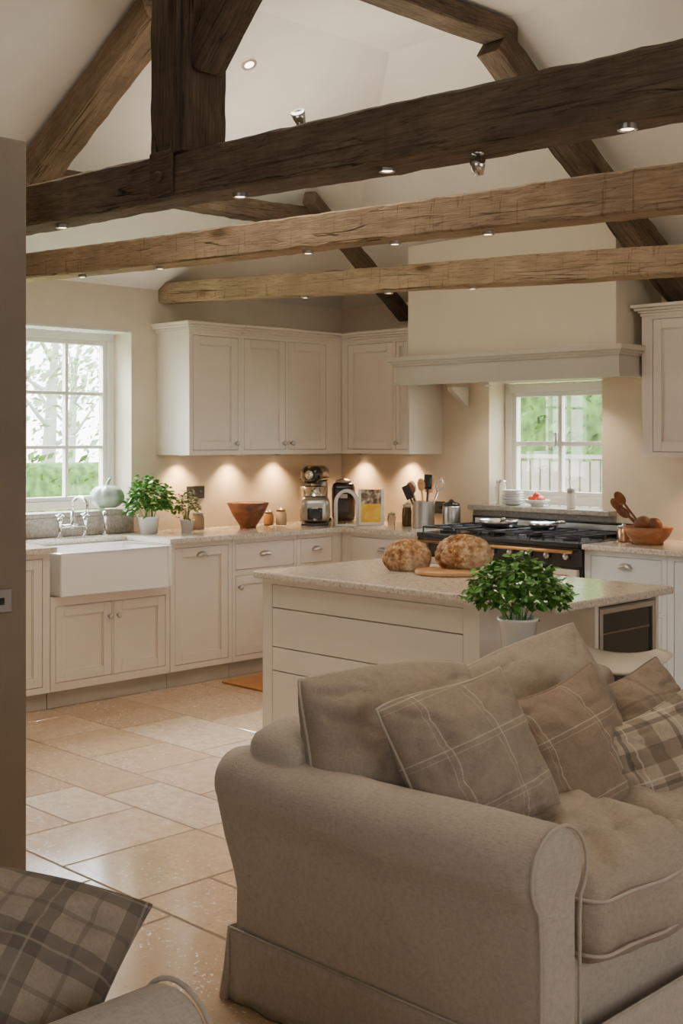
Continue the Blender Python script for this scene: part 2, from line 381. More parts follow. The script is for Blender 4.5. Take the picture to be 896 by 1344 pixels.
def cabinet(name,loc,rotz,w,dep,z0,z1,opens,label,m=None,plinth=0,cornice=None,category='cabinet'):
    m=m or cab; e=thing(name,loc,rotz,label,category)
    bm=B(); box(bm,0,w,.024,dep,z0,z1)
    for o in opens: box(bm,o[0]-.001,o[1]+.001,.0205,.0245,o[2]-.001,o[3]+.001,1)  # dark sheet in each opening, painting shade into the door gaps
    xs=sorted({0,w,*[o[0] for o in opens],*[o[1] for o in opens]}); zs=sorted({z0,z1,*[o[2] for o in opens],*[o[3] for o in opens]})
    for i in range(len(xs)-1):
        for j in range(len(zs)-1):
            cx,cz=(xs[i]+xs[i+1])/2,(zs[j]+zs[j+1])/2
            if not any(o[0]<cx<o[1] and o[2]<cz<o[3] for o in opens): box(bm,xs[i],xs[i+1],0,.024,zs[j],zs[j+1])
    mk('carcass',bm,[m,gapshade],e)
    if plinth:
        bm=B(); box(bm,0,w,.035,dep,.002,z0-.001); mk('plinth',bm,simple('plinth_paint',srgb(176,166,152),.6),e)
    for o in opens:
        k=o[4]; h=o[5] if len(o)>5 else None
        hx=o[6] if len(o)>6 else (o[0]+o[1])/2; hz=o[7] if len(o)>7 else (o[2]+o[3])/2
        door(e,o[0],o[1],o[2],o[3],k,m,hx,hz,h)
    if cornice:
        l,r=cornice; bm=B()
        for o_,a,b in ((.008,z1-.012,z1+.006),(.018,z1+.006,z1+.02),(.034,z1+.02,z1+.036),(.05,z1+.036,z1+.055)):
            box(bm,-o_ if l else 0,w+(o_ if r else 0),-o_,dep,a,b)
        mk('cornice',bm,m,e,bevel=.004)
    return e
R90=math.radians(90)
UZ0,UZ1=1.41,2.215
cabinet('wall_cabinet',(.35,-1.73,0),R90,.435,.348,UZ0,UZ1,[(.03,.41,UZ0+.03,UZ1-.03,'door','knob',.385,UZ0+.075)],'cream shaker wall cabinet with one door beside the sink window',cornice=(1,0))
cabinet('wall_cabinet',(.35,-1.294,0),R90,.942,.348,UZ0,UZ1,[(.025,.40,UZ0+.03,UZ1-.03,'door','knob',.375,UZ0+.075),(.425,.79,UZ0+.03,UZ1-.03,'door','knob',.45,UZ0+.075)],'cream shaker wall cabinet with two doors beside the corner',cornice=(0,0))
cabinet('wall_cabinet',(.352,-.35,0),0,.653,.348,UZ0,UZ1,[(.06,.50,UZ0+.03,UZ1-.03,'door'),(.525,.635,UZ0+.03,UZ1-.03,'door','knob',.545,UZ0+.075)],'cream shaker wall cabinet next to the cooker hood',cornice=(0,1))
cabinet('wall_cabinet',(2.81,-.35,0),0,.95,.348,UZ0,UZ1+.02,[(.07,.49,UZ0+.03,UZ1-.01,'door'),(.51,.92,UZ0+.03,UZ1-.01,'door')],'cream shaker wall cabinet on the far side of the cooker hood',cornice=(1,0))
BZ0,BZ1=.10,.879; t0,t1=.135,.85
cabinet('base_cabinet',(.62,-3.62,0),R90,.70,.60,BZ0,BZ1,[(.03,.33,t0,t1,'door'),(.35,.655,t0,t1,'door')],'cream shaker base cabinet under the end of the worktop',plinth=1)
cabinet('sink_cabinet',(.62,-2.915,0),R90,.825,.60,BZ0,.628,[(.03,.41,t0+.01,.575,'door','knob',.385,.49),(.42,.795,t0+.01,.575,'door','knob',.445,.49)],'cream shaker cabinet with two doors under the butler sink',plinth=1)
cabinet('base_cabinet',(.62,-2.085,0),R90,.485,.60,BZ0,BZ1,[(.035,.455,t0,t1,'door','cup',.245,t1-.06)],'cream shaker base cabinet with a single tall door',plinth=1)
cabinet('base_cabinet',(.62,-1.597,0),R90,.555,.60,BZ0,BZ1,[(.025,.53,.68,t1,'drawer','cup'),(.025,.53,t0,.645,'door','knob',.055,.57)],'cream base cabinet with a drawer over a door',plinth=1)
cabinet('base_cabinet',(.62,-1.039,0),R90,.417,.60,BZ0,BZ1,[(.03,.33,.68,t1,'drawer','cup'),(.03,.33,t0,.645,'door','knob',.055,.57)],'narrow cream base cabinet by the corner',plinth=1)
cabinet('base_cabinet',(.622,-.62,0),0,.725,.618,BZ0,BZ1,[(.09,.69,.68,t1,'drawer','cup'),(.09,.69,t0,.645,'door')],'cream base cabinet with a drawer next to the range cooker',plinth=1)
pale=simple('pale_blue_paint',srgb(214,216,214),.42,var=.02)
cabinet('base_cabinet',(2.60,-.62,0),0,.53,.618,BZ0,BZ1,[(.04,.50,.56,t1,'drawer','cup',.27,.79),(.04,.50,t0,.535,'drawer','cup',.27,.47)],'pale drawer unit with cup handles by the cooker',m=pale,plinth=1)
cabinet('base_cabinet',(3.133,-.62,0),0,.95,.618,BZ0,BZ1,[(.04,.47,t0,t1,'door'),(.49,.92,t0,t1,'door')],'pale shaker base cabinet under the worktop',m=pale,plinth=1)
bm=B()
box(bm,.001,.655,-3.62,-2.895,.88,.911); box(bm,.001,.20,-2.895,-2.112,.88,.911); box(bm,.001,.655,-2.112,-.001,.88,.911); box(bm,.655,1.349,-.655,-.001,.88,.911)
bmesh.ops.remove_doubles(bm,verts=bm.verts[:],dist=.0001)
mk('worktop',bm,gran,label='polished speckled granite worktop along the sink wall',category='worktop')
bm=B(); box(bm,2.601,4.09,-.655,-.001,.88,.911); mk('worktop',bm,gran,bevel=.006,label='polished speckled granite worktop beside the range cooker',category='worktop')
sk=thing('butler_sink',(.202,-2.89,.632),label='white fireclay butler sink set in the granite worktop',category='sink')
bm=B(); L=.773; D_=.485; H=.246; t=.032
box(bm,0,D_,0,t,0,H); box(bm,0,D_,L-t,L,0,H); box(bm,0,t,t,L-t,0,H); box(bm,D_-t,D_,t,L-t,0,H); box(bm,t,D_-t,t,L-t,0,.03)
bmesh.ops.remove_doubles(bm,verts=bm.verts[:],dist=.0001)
mk('basin',bm,white,sk,bevel=.01,seg=3)
bm=B(); lathe(bm,[(0,0),(.035,0),(.035,.005),(.02,.004),(0,.002)],20,(.24,.38,.031)); mk('drain',bm,chrome,sk,smooth=True)
tp=thing('bridge_tap',(.12,-2.45,.911),label='chrome bridge mixer tap behind the butler sink',category='tap')
bm=B()
for s_ in (-1,1):
    lathe(bm,[(0,0),(.026,0),(.026,.008),(.013,.014),(.012,.09),(.018,.10),(.018,.115),(.01,.125),(0,.125)],16,(0,.09*s_,0))
tube(bm,[(0,-.09,.07),(0,.09,.07)],.011); lathe(bm,[(0,.055),(.018,.055),(.018,.09),(.012,.1),(.012,.16),(0,.16)],16)
mk('tap_body',bm,chrome,tp,smooth=True)
bm=B(); pts=[(0,0,.15)]+[(.08-.08*math.cos(a),0,.19+.06*math.sin(a)) for a in [i*math.pi/10 for i in range(11)]]+[(.16,0,.16)]
tube(bm,pts,.010,12); mk('spout',bm,chrome,tp,smooth=True)
for s_ in (-1,1):
    bm=B(); 
    for k in range(4):
        a=k*math.pi/2+.4; tube(bm,[(0,0,0),(.035*math.cos(a),.035*math.sin(a),0)],.006,8)
    lathe(bm,[(0,-.012),(.011,-.012),(.011,.012),(0,.014)],12)
    mk('cross_handle',bm,chrome,tp,loc=(0,.09*s_,.135),smooth=True)
tq=thing('rinse_spray',(.13,-2.22,.911),label='small chrome rinse spray beside the tap',category='tap')
bm=B(); lathe(bm,[(0,0),(.022,0),(.02,.01),(.011,.02),(.011,.09),(.017,.12),(.017,.15),(0,.155)],16); mk('spray_handle',bm,chrome,tq,smooth=True)
# ---------------------------------------------------------------- island
IX0,IX1,IY0,IY1=2.31,4.0,-2.89,-2.05
isl=thing('kitchen_island',(2.345,-2.86,0),label='cream painted kitchen island with wide drawers',category='kitchen island')
bm=B()
W=1.275
box(bm,0,W,.024,.78,.09,.873)
op=[(.065,1.195,.743,.85),(.065,1.195,.564,.743),(.065,1.195,.455,.564),(.065,1.195,.13,.455)]
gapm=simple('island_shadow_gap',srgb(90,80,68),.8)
box(bm,.064,1.196,.0205,.0245,.129,.851,1)  # dark sheet behind the drawers, shade painted into their gaps
box(bm,0,.065,0,.024,.09,.873);box(bm,1.195,W,0,.024,.09,.873);box(bm,.065,1.195,0,.024,.85,.873);box(bm,.065,1.195,0,.024,.09,.13)
box(bm,W,W+.325,.31,.33,.09,.873); box(bm,W+.28,W+.325,.33,.335,.09,.873); box(bm,W,W+.325,.76,.78,.09,.873); box(bm,W,W+.30,.33,.76,.09,.12); box(bm,W,W+.30,.33,.76,.853,.873)
box(bm,0,.06,.02,.0239,.02,.09)
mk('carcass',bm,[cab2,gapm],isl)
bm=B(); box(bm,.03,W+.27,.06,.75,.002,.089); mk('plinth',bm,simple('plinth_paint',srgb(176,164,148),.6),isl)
for o in op: door(isl,*o,kind='drawer',m=cab2,g=.0024)
bm=B(); box(bm,IX0,IX1,IY0,IY1,.874,.906); mk('island_worktop',bm,gran,bevel=.008,seg=3,label='polished pale granite worktop on the island',category='worktop')
wc=thing('wine_cooler',(3.62,-2.52,.125),label='built-in wine cooler with steel-framed glass door in the island end',category='wine cooler')
bm=B(); box(bm,.005,.30,0,.41,0,.725); mk('cooler_body',bm,simple('cooler_dark',(.01,.01,.012,1),.4),wc)
bm=B(); w_=.022
box(bm,.302,.33,0,w_,0,.725); box(bm,.302,.33,.41-w_,.41,0,.725); box(bm,.302,.33,w_,.41-w_,0,w_); box(bm,.302,.33,w_,.41-w_,.725-w_,.725)
dr=mk('cooler_door',bm,steel,wc,bevel=.003)
bm=B(); box(bm,.308,.318,w_,.41-w_,w_,.725-w_); mk('door_glass',bm,simple('dark_glass',(.012,.013,.015,1),.05,coat=.3),dr)
for z in (.26,.38,.50,.62):
    bm=B(); box(bm,.3185,.321,w_+.01,.40-w_,z,z+.007); mk('shelf_edge',bm,simple('cooler_shelf',srgb(120,100,80),.5),wc)
stl=thing('bar_stool',(4.15,-2.70,0),.5,'cream moulded bar stool tucked by the island end','stool')
stoolm=simple('stool_cream',srgb(228,219,203),.3,var=.01,coat=.2)
bm=B(); n=18; V=[]
for k in range(2):
    g=[]
    for i in range(n+1):
        row=[]
        for j in range(n+1):
            x=-1+2*i/n; y=-1+2*j/n
            X=x*math.sqrt(1-y*y/2)*.19; Y=y*math.sqrt(1-x*x/2)*.16
            z=.702+.030*(abs(x)**2.2)-.018*max(0,-y)**2-(0 if k==0 else .028*(1-.75*max(abs(x),abs(y))**6))
            row.append(bm.verts.new((X,Y,z)))
        g.append(row)
    for i in range(n):
        for j in range(n): bm.faces.new((g[i][j],g[i+1][j],g[i+1][j+1],g[i][j+1]))
    V.append(g)
a_,b_=V
for i in range(n):
    for (p,qq) in (((i,0),(i+1,0)),((i,n),(i+1,n)),((0,i),(0,i+1)),((n,i),(n,i+1))):
        bm.faces.new((a_[p[0]][p[1]],a_[qq[0]][qq[1]],b_[qq[0]][qq[1]],b_[p[0]][p[1]]))
mk('seat',bm,stoolm,stl,smooth=True)
for sx in (-1,1):
    for sy in (-1,1):
        bm=B(); tube(bm,[(.09*sx,.08*sy,.685),(.16*sx,.14*sy,.0)],[.016,.011],10); mk('leg',bm,stoolm,stl,smooth=True)
bm=B(); tube(bm,[(.138*c,.122*s,.25) for c,s in ((1,1),(-1,1),(-1,-1),(1,-1))],.008,8,closed=True); mk('foot_ring',bm,chrome,stl,smooth=True)
# ---------------------------------------------------------------- range cooker
rc=thing('range_cooker',(1.357,-.66,0),label='wide black range cooker with gas hob and brass rail',category='cooker')
W=1.235
bm=B(); box(bm,0,W,.03,.57,.10,.885); box(bm,.03,W-.03,.06,.55,.002,.10); mk('body',bm,black,rc,bevel=.005)
bm=B(); box(bm,-.0,W,-.015,.60,.887,.915); mk('hob_plate',bm,black,rc,bevel=.006)
bm=B(); box(bm,0,W,.555,.60,.916,1.0); box(bm,.03,W-.03,.545,.556,.93,.985,1); mk('rear_riser',bm,[black,steel],rc,bevel=.003)
bm=B(); box(bm,.0,W,-.005,.029,.78,.885); mk('control_panel',bm,black,rc,bevel=.004)
for i in range(9):
    bm=B(); lathe(bm,[(0,0),(.021,0),(.019,.022),(.012,.03),(0,.03)],16); mk('control_knob',bm,steel,rc,loc=(.08+i*W/9.2,-.006,.835),rot=(R90,0,0),smooth=True)
creme=simple('enamel_cream',srgb(228,218,196),.25,coat=.4)
for x0,x1 in ((.02,.6),(.62,1.215)):
    bm=B(); box(bm,x0,x1,.0,.029,.14,.76); box(bm,x0+.1,x1-.1,-.004,.001,.35,.6,1); dd=mk('oven_door',bm,[creme,black],rc,bevel=.005)
    bm=B(); tube(bm,[(x0+.04,-.035,.72),(x1-.04,-.035,.72)],.011,12)
    for xx in (x0+.07,x1-.07): tube(bm,[(xx,0,.72),(xx,-.035,.72)],.007,8)
    mk('oven_handle',bm,brass,dd,smooth=True)
bm=B(); tube(bm,[(.02,-.05,.865),(W-.02,-.05,.865)],.010,12)
for xx in (.05,W/2,W-.05): tube(bm,[(xx,-.0,.865),(xx,-.05,.865)],.007,8)
mk('front_rail',bm,brass,rc,smooth=True)
for i in range(6):
    cx=[.13,.13,.42,.72,1.08,1.08][i]; cy=[.15,.42,.28,.28,.15,.42][i]
    bm=B(); lathe(bm,[(0,0),(.055,0),(.055,.01),(.035,.012),(.035,.022),(0,.024)],20); mk('burner',bm,iron,rc,loc=(cx,cy,.916),smooth=True)
for gx0,gx1 in ((.02,.26),(.29,.57),(.59,.86),(.96,1.215)):
    bm=B(); z=.948; r=.006
    tube(bm,[(gx0,.03,z),(gx1,.03,z),(gx1,.53,z),(gx0,.53,z)],r,6,closed=True)
    for yy in (.155,.28,.405): tube(bm,[(gx0,yy,z),(gx1,yy,z)],r,6)
    tube(bm,[((gx0+gx1)/2,.03,z),((gx0+gx1)/2,.53,z)],r,6)
    for x in (gx0,gx1):
        for y in (.03,.28,.53): tube(bm,[(x,y,.916),(x,y,z)],r,6)
    mk('pan_support',bm,iron,rc)
bm=B()
lathe(bm,[(0,0),(.10,0),(.12,.02),(.125,.045),(.122,.045),(.115,.02),(0,.008)],28); mkp=thing('frying_pan',(1.357+.42,-.36,.956),-.8,'steel frying pan resting on the hob','pan')
mk('pan_body',bm,steel,mkp,smooth=True)
bm=B(); tube(bm,[(.12,0,.04),(.2,0,.06),(.3,0,.065)],[.007,.009,.011],8); mk('pan_handle',bm,steel,mkp,smooth=True)
bm=B(); lathe(bm,[(0,0),(.07,0),(.09,.02),(.095,.04),(.092,.04),(.06,.01),(0,.008)],28)
mkp=thing('frying_pan',(1.357+.74,-.32,.956),-.4,'small polished pan on the hob','pan'); mk('pan_body',bm,chrome,mkp,smooth=True)
bm=B(); tube(bm,[(.09,0,.035),(.16,0,.05),(.24,0,.055)],[.006,.008,.01],8); mk('pan_handle',bm,chrome,mkp,smooth=True)
# ---------------------------------------------------------------- beams
def beam(name,p0,p1,w,h,m,label,seed=0,seg=40,wob=.012,category='beam',roll=0,taper=1):
    p0,p1=Vector(p0),Vector(p1); L=(p1-p0).length; bm=B(); rings=[]
    c=.008; 
    base=[(-1,-1,1,0),(-1,-1,0,1),(-1,1,0,-1),(-1,1,1,0),(1,1,-1,0),(1,1,0,-1),(1,-1,0,1),(1,-1,-1,0)]
    for i in range(seg+1):
        x=L*i/seg; ring=[]
        k=1+(taper-1)*i/seg
        for a,b,cx,cz in base:
            cc=c*(1+1.2*noise.noise(Vector((x*9+seed,a*4,b*4))))
            y=a*w/2*k+cx*cc; z=b*h/2*k+cz*cc
            y+=wob*noise.noise(Vector((x*.9+seed,a*3,b*3)))+wob*.3*noise.noise(Vector((x*12+seed,a*5,b*7+cx)))
            z+=wob*noise.noise(Vector((x*.8+seed+50,a*3,b*3)))+wob*.3*noise.noise(Vector((x*13+seed,a*9,b*5+cz)))
            ring.append(bm.verts.new((x,y,z)))
        rings.append(ring)
    for A_,C_ in zip(rings,rings[1:]):
        for i in range(8):
            j=(i+1)%8; bm.faces.new((A_[i],A_[j],C_[j],C_[i]))
    bm.faces.new(rings[0][::-1]); bm.faces.new(rings[-1])
    xd=(p1-p0).normalized(); yd=(Vector((0,0,1)).cross(xd)); 
    if yd.length<.01: yd=Vector((0,1,0))
    yd.normalize(); zd=xd.cross(yd)
    M=Matrix((xd,yd,zd)).transposed().to_4x4(); M=Matrix.Translation(p0)@M@Matrix.Rotation(roll,4,'X')
    return mk(name,bm,m,mw=M,label=label,category=category)
def bz(u,v,Y): return onY(u,v,Y)
Y1,Y2,Y3=-4.14,-3.05,-1.65
L1=bz(30,279,Y1); R1=bz(896,107,Y1); dd1=(R1-L1)/(R1.x-L1.x)
L2=bz(30,353,Y2); R2=bz(896,248,Y2); dd2=(R2-L2)/(R2.x-L2.x)
L3=bz(220,385,Y3); R3=bz(896,342,Y3); dd3=(R3-L3)/(R3.x-L3.x)
def onb(L,dd,x): return L+dd*(x-L.x)
beam('tie_beam',onb(L1,dd1,.05),onb(L1,dd1,8.9),.15,.150,b1,'weathered grey-brown oak tie beam carrying a king post',1,220,.014)
beam('tie_beam',onb(L2,dd2,.02),onb(L2,dd2,8.9),.14,.138,b2,'honey-brown oak tie beam with rough adze marks',12,220,.010)
beam('tie_beam',onb(L3,dd3,.0),onb(L3,dd3,8.9),.13,.134,b2,'straight honey-brown oak tie beam above the wall cabinets',23,200,.007)
xk=onY(247,200,Y1).x; zk=onb(L1,dd1,xk).z
beam('king_post',(xk,Y1,zk+.07),(xk,Y1,3.62),.18,.18,b3,'dark oak king post standing on the tie beam',5,30,.008,'post')
e=thing('peg_plate',(xk-.03,Y1-.076,zk),label='dark oak peg plate joining the post to the beam',category='bracket')
bm=B(); box(bm,-.06,.06,-.018,0,-.06,.085); mk('plate',bm,b3,e,bevel=.008)
bm=B(); lathe(bm,[(0,0),(.02,0),(.018,.010),(.01,.014),(0,.014)],16); mk('bolt',bm,b3,e,loc=(0,-.018,.0),rot=(R90,0,0),smooth=True)
e=B(); tube(e,[(xk+.085,Y1-.10,zk+.07),(xk+.092,Y1-.103,zk+.3),(xk+.096,Y1-.100,zk+.6),(xk+.096,Y1-.100,3.63)],.005,6); mk('lighting_cable',e,simple('cable_grey',srgb(40,36,32),.5),label='thin dark cable clipped to the king post',category='cable')
beam('brace',(xk+.08,Y1+.0,zk+.36),(xk+.85,Y1,zk+1.18),.11,.11,b3,'dark oak brace rising from the king post',31,24,.008,'beam')
nA=Vector((-.546,0,1)); PA=(0,0,EZ-.09)
r0=onplane(52,212,nA,PA); r1=onplane(222,0,nA,PA); yy=(r0.y+r1.y)/2
beam('rafter',(0.12,yy,EZ-.05),(FX-.04,yy,EZ-.12+FX*.546),.17,.15,oak('mid_oak',(srgb(84,69,53),srgb(118,99,77),srgb(142,121,96),srgb(162,140,113)),.5,srgb(102,86,67)),'stout oak rafter rising up the ceiling slope',41,40,.008)
beam('purlin',(.95,-3.2,2.88),(.98,-1.05,2.91),.12,.11,b3,'dark curved oak purlin under the ceiling slope',51,40,.022)
beam('rafter',(.677,-.03,2.40),(1.12,-1.40,3.00),.09,.09,b3,'slim dark oak rafter over the corner',61,24,.010)
beam('rafter',(2.95,-.02,2.30),(2.80,-1.73,3.50),.15,.15,b3,'dark oak rafter rising from the cooker wall',71,40,.010)
beam('ridge_beam',(2.80,-1.62,3.565),(2.80,-6.5,3.565),.15,.11,b3,'dark oak beam under the flat ceiling',81,60,.010)
# ---------------------------------------------------------------- lights
def spot(name,loc,power,size=120,blend=.6,col=(1,.72,.42),rot=(0,0,0),r=.02,parent=None):
    l=bpy.data.lights.new(name,'SPOT'); l.energy=power; l.spot_size=math.radians(size); l.spot_blend=blend; l.color=col; l.shadow_soft_size=r
    o=bpy.data.objects.new(name,l); bpy.context.collection.objects.link(o); o.location=loc; o.rotation_euler=rot
    return o
def area(name,loc,rot,sx,sy,power,col):
    l=bpy.data.lights.new(name,'AREA'); l.shape='RECTANGLE'; l.size=sx; l.size_y=sy; l.energy=power; l.color=col
    o=bpy.data.objects.new(name,l); bpy.context.collection.objects.link(o); o.location=loc; o.rotation_euler=rot; return o
base=thing('under_cabinet_light',(.08,-1.56,UZ0-.002),label='small warm downlight under the wall cabinet',category='light',group='under-cabinet downlights')
bm=B(); lathe(bm,[(0,-.001),(.028,-.001),(.033,-.0),(.033,-.008),(.028,-.008),(.026,-.005),(0,-.005)],20); mk('housing',bm,steel,base)
bm=B(); lathe(bm,[(0,-.006),(.024,-.006),(.024,-.0055),(0,-.0055)],16); mk('lens',bm,bulb,base)
spots_u=[(.08,-1.56),(.08,-1.12),(.08,-.70),(.25,-.08),(.72,-.08)]
for i,(x,y) in enumerate(spots_u):
    if i: copything(base,(x,y,UZ0-.002))
    spot('under_cabinet_beam',(x,y,UZ0-.02),28,118,1.0,(1,.61,.30),r=.025)
copything(base,(3.1,-.08,UZ0-.002)); spot('under_cabinet_beam',(3.1,-.08,UZ0-.02),22,118,1.0,(1,.61,.30),r=.025)
for x in (1.6,2.25):
    c=copything(base,(x,-.25,1.868)); c['label']='small warm downlight inside the cooker hood'; c['group']='hood downlights'
    spot('hood_beam',(x,-.25,1.85),13,130,.8,(1,.80,.58))
dl=None
def dlight(L,dd,u,h,lit=4):
    global dl
    v0=300; x=onY(u,v0,L.y).x; p=onb(L,dd,x); z=p.z-h/2+.002
    if dl is None:
        dl=thing('beam_downlight',(x,L.y,z),label='small round downlight on the underside of the beam',category='light',group='beam downlights')
        bm=B(); lathe(bm,[(0,.004),(.022,.004),(.024,.0),(.024,-.015),(.020,-.015),(.018,-.010),(0,-.010)],18); mk('housing',bm,steel,dl)
        bm=B(); lathe(bm,[(0,-.0125),(.015,-.0125),(.015,-.011),(0,-.011)],16); mk('lens',bm,bulb,dl)
    else: copything(dl,(x,L.y,z))
    if lit: spot('downlight_beam',(x,L.y,z-.02),lit,100,.7,(1,.74,.48))
for u in (82,315,508,823): dlight(L1,dd1,u,.150,7)
for u in (108,210,404,518,640): dlight(L2,dd2,u,.140,12)
for u in (400,510,620): dlight(L3,dd3,u,.134,12)
def sspot(loc,label,flip=False,aim=0):
    e=thing('adjustable_spotlight',loc,.4,label,'light'); s=-1 if flip else 1; e.scale=(.72,.72,.72)
    bm=B(); lathe(bm,[(0,0),(.022,0),(.022,.01*s),(.006,.014*s),(.006,.035*s),(0,.035*s)],16); mk('mount',bm,chrome,e,smooth=True)
    bm=B(); lathe(bm,[(0,-.03),(.018,-.03),(.026,.0),(.03,.03),(.026,.03),(0,.022)],18); mk('lamp_head',bm,chrome,e,loc=(0,0,.055*s),rot=(aim,0,0),smooth=True)
x=onY(393,160,Y1).x; p=onb(L1,dd1,x); sspot((x,Y1,p.z+.076),'chrome adjustable spotlight on top of the oak beam',False,.7)
x=onY(627,210,Y1).x; p=onb(L1,dd1,x); sspot((x,Y1,p.z-.076),'chrome adjustable spotlight hanging under the oak beam',True,.3)
pc=onplane(327,85,nA,(0,0,EZ-.004))
e=thing('recessed_downlight',tuple(pc),label='lit recessed downlight in the sloping ceiling',category='light',rot=(0,-math.atan(.546),0))
bm=B(); lathe(bm,[(.026,-.002),(.042,-.002),(.042,.003),(.026,.003),(.026,-.002)],24); mk('bezel',bm,steel,e)
bm=B(); lathe(bm,[(0,.001),(.026,.001),(.026,.003),(0,.003)],20); mk('lens',bm,bulb,e)
area('sitting_room_fill',(6.0,-8.8,1.9),(math.radians(90),0,0),3.0,1.8,29,(.97,.98,1))  # fill light added behind the camera, no seen source
area('side_fill',(8.8,-3.6,1.7),(math.radians(84),0,math.radians(90)),3.0,1.8,48,(.99,.98,.97))  # out-of-view fill light added on the east side, no door modelled
area('overhead_fill',(2.9,-3.7,3.5),(0,0,0),1.2,1.2,36,(1,.91,.78))  # unseen panel added overhead to fill the room from above
area('vault_fill',(2.2,-2.2,2.62),(math.pi,0,0),1.6,.05,13,(1,.90,.76))  # unseen upward strip added to brighten the ceiling slopes
area('window_daylight',(-1.5,-2.5,3.5),(0,math.radians(-50),0),2.2,2.4,1300,(.95,.98,1))
area('window_daylight',(1.9,1.6,3.3),(math.radians(-48),0,0),2.0,1.6,200,(.95,.98,1))
wd=bpy.data.worlds.new('World'); S.world=wd; wd.use_nodes=True; bg=wd.node_tree.nodes['Background']
nt=wd.node_tree; tc=nt.nodes.new('ShaderNodeTexCoord'); sp=nt.nodes.new('ShaderNodeSeparateXYZ'); rp=nt.nodes.new('ShaderNodeValToRGB')
nt.links.new(tc.outputs['Generated'],sp.inputs[0]); nt.links.new(sp.outputs[2],rp.inputs[0]); nt.links.new(rp.outputs[0],bg.inputs[0])
rp.color_ramp.elements[0].position=.0; rp.color_ramp.elements[0].color=(1,1,.98,1); rp.color_ramp.elements[1].position=.6; rp.color_ramp.elements[1].color=(.75,.88,1,1)
bg.inputs[1].default_value=12
# ---------------------------------------------------------------- outside
grass=simple('lawn_green',srgb(104,134,62),.9,var=.3,vs=3)
hedgem=simple('hedge_green',srgb(84,114,46),.8,var=.6,vs=9)
fencem=simple('weathered_fence',srgb(140,130,118),.8,var=.15)
bm=B(); box(bm,-30,-.31,-30,30,-.3,-.06); box(bm,-.31,30,.31,30,-.3,-.06); mk('lawn',bm,grass,label='green garden lawn outside the windows',category='lawn',kind='stuff')
def leafquads(bm,pts,rng,s0,s1):
    for p in pts:
        s=rng.uniform(s0,s1); a=Vector((rng.gauss(0,1),rng.gauss(0,1),rng.gauss(0,1))).normalized(); b=a.orthogonal().normalized(); c=a.cross(b)
        bm.faces.new([bm.verts.new(p+s*(b*dx+c*dy)) for dx,dy in ((-1,0),(0,-.5),(1,0),(0,.5))])
def hedge(x0,x1,y0,y1,h,name,label,seed,m=hedgem,s0=.05,s1=.13,n=None):
    bm=B(); rng=random.Random(seed)
    n=n or int(max(900,min(5200,(x1-x0+y1-y0)*h*90)))
    leafquads(bm,[Vector((rng.uniform(x0,x1),rng.uniform(y0,y1),rng.uniform(0,h)+.1)) for i in range(n)],rng,s0,s1)
    rbox(bm,(x0+x1)/2,(y0+y1)/2+.15,h/2-.04,(x1-x0)*.9,(y1-y0)*(.6 if n>6000 else .95),h,.2,6,wob=.1)
    for v in bm.verts: v.co.z=max(v.co.z,-.055)
    return mk(name,bm,m,label=label,category='hedge',kind='stuff')
hedge(-11.0,-9.8,-2,9,1.15,'hedge','clipped green hedge across the lawn seen through the sink window',3)
hedge(-3.2,3.4,3.6,4.8,3.2,'hedge','tall leafy hedge behind the garden fence',4,s0=.03,s1=.08,n=9000)
pf=thing('picket_fence',(-2.2,2.4,-.055),label='weathered grey wooden fence outside the cooker window',category='fence')
bm=B()
for i in range(44):
    x=i*.105; box(bm,x,x+.085,0,.02,0,1.38+.012*math.sin(i*2.1))
mk('pickets',bm,fencem,pf)
bm=B(); box(bm,0,4.6,.021,.06,.3,.38); box(bm,0,4.6,.021,.06,1.0,1.08); box(bm,-.02,4.64,-.02,.05,1.395,1.43); mk('rails',bm,fencem,pf)
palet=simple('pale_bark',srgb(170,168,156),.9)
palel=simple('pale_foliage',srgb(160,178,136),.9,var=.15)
def tree(loc,h,seed):
    rng=random.Random(seed); e=thing('garden_tree',loc,label='pale hazy tree in the garden beyond the hedge',category='tree')
    bm=B(); tube(bm,[(0,0,0),(.1,.05,h*.4),(.0,.2,h*.75),(.1,.3,h)],[.16,.12,.07,.02],8)
    for k in range(6):
        z=h*(.35+.08*k); a=rng.uniform(0,6.28); l=rng.uniform(.5,1.0); tube(bm,[(.06,.1,z),(.06+l*.5*math.cos(a),.1+l*.5*math.sin(a),z+.3),(l*math.cos(a),l*math.sin(a),z+.8)],[.05,.035,.012],6)
    for v in bm.verts: v.co.z=max(v.co.z,.002)
    mk('trunk',bm,palet,e)
    bm=B(); leafquads(bm,[Vector((rng.gauss(0,.6),rng.gauss(0,.6),max(.6,h*.68+rng.gauss(0,.75)))) for i in range(420)],rng,.05,.12)
    mk('foliage',bm,palel,e)
tree((-13,5.4,-.058),4.0,1); tree((-17,10.0,-.058),4.4,2); tree((-21,11.0,-.058),4.2,5)
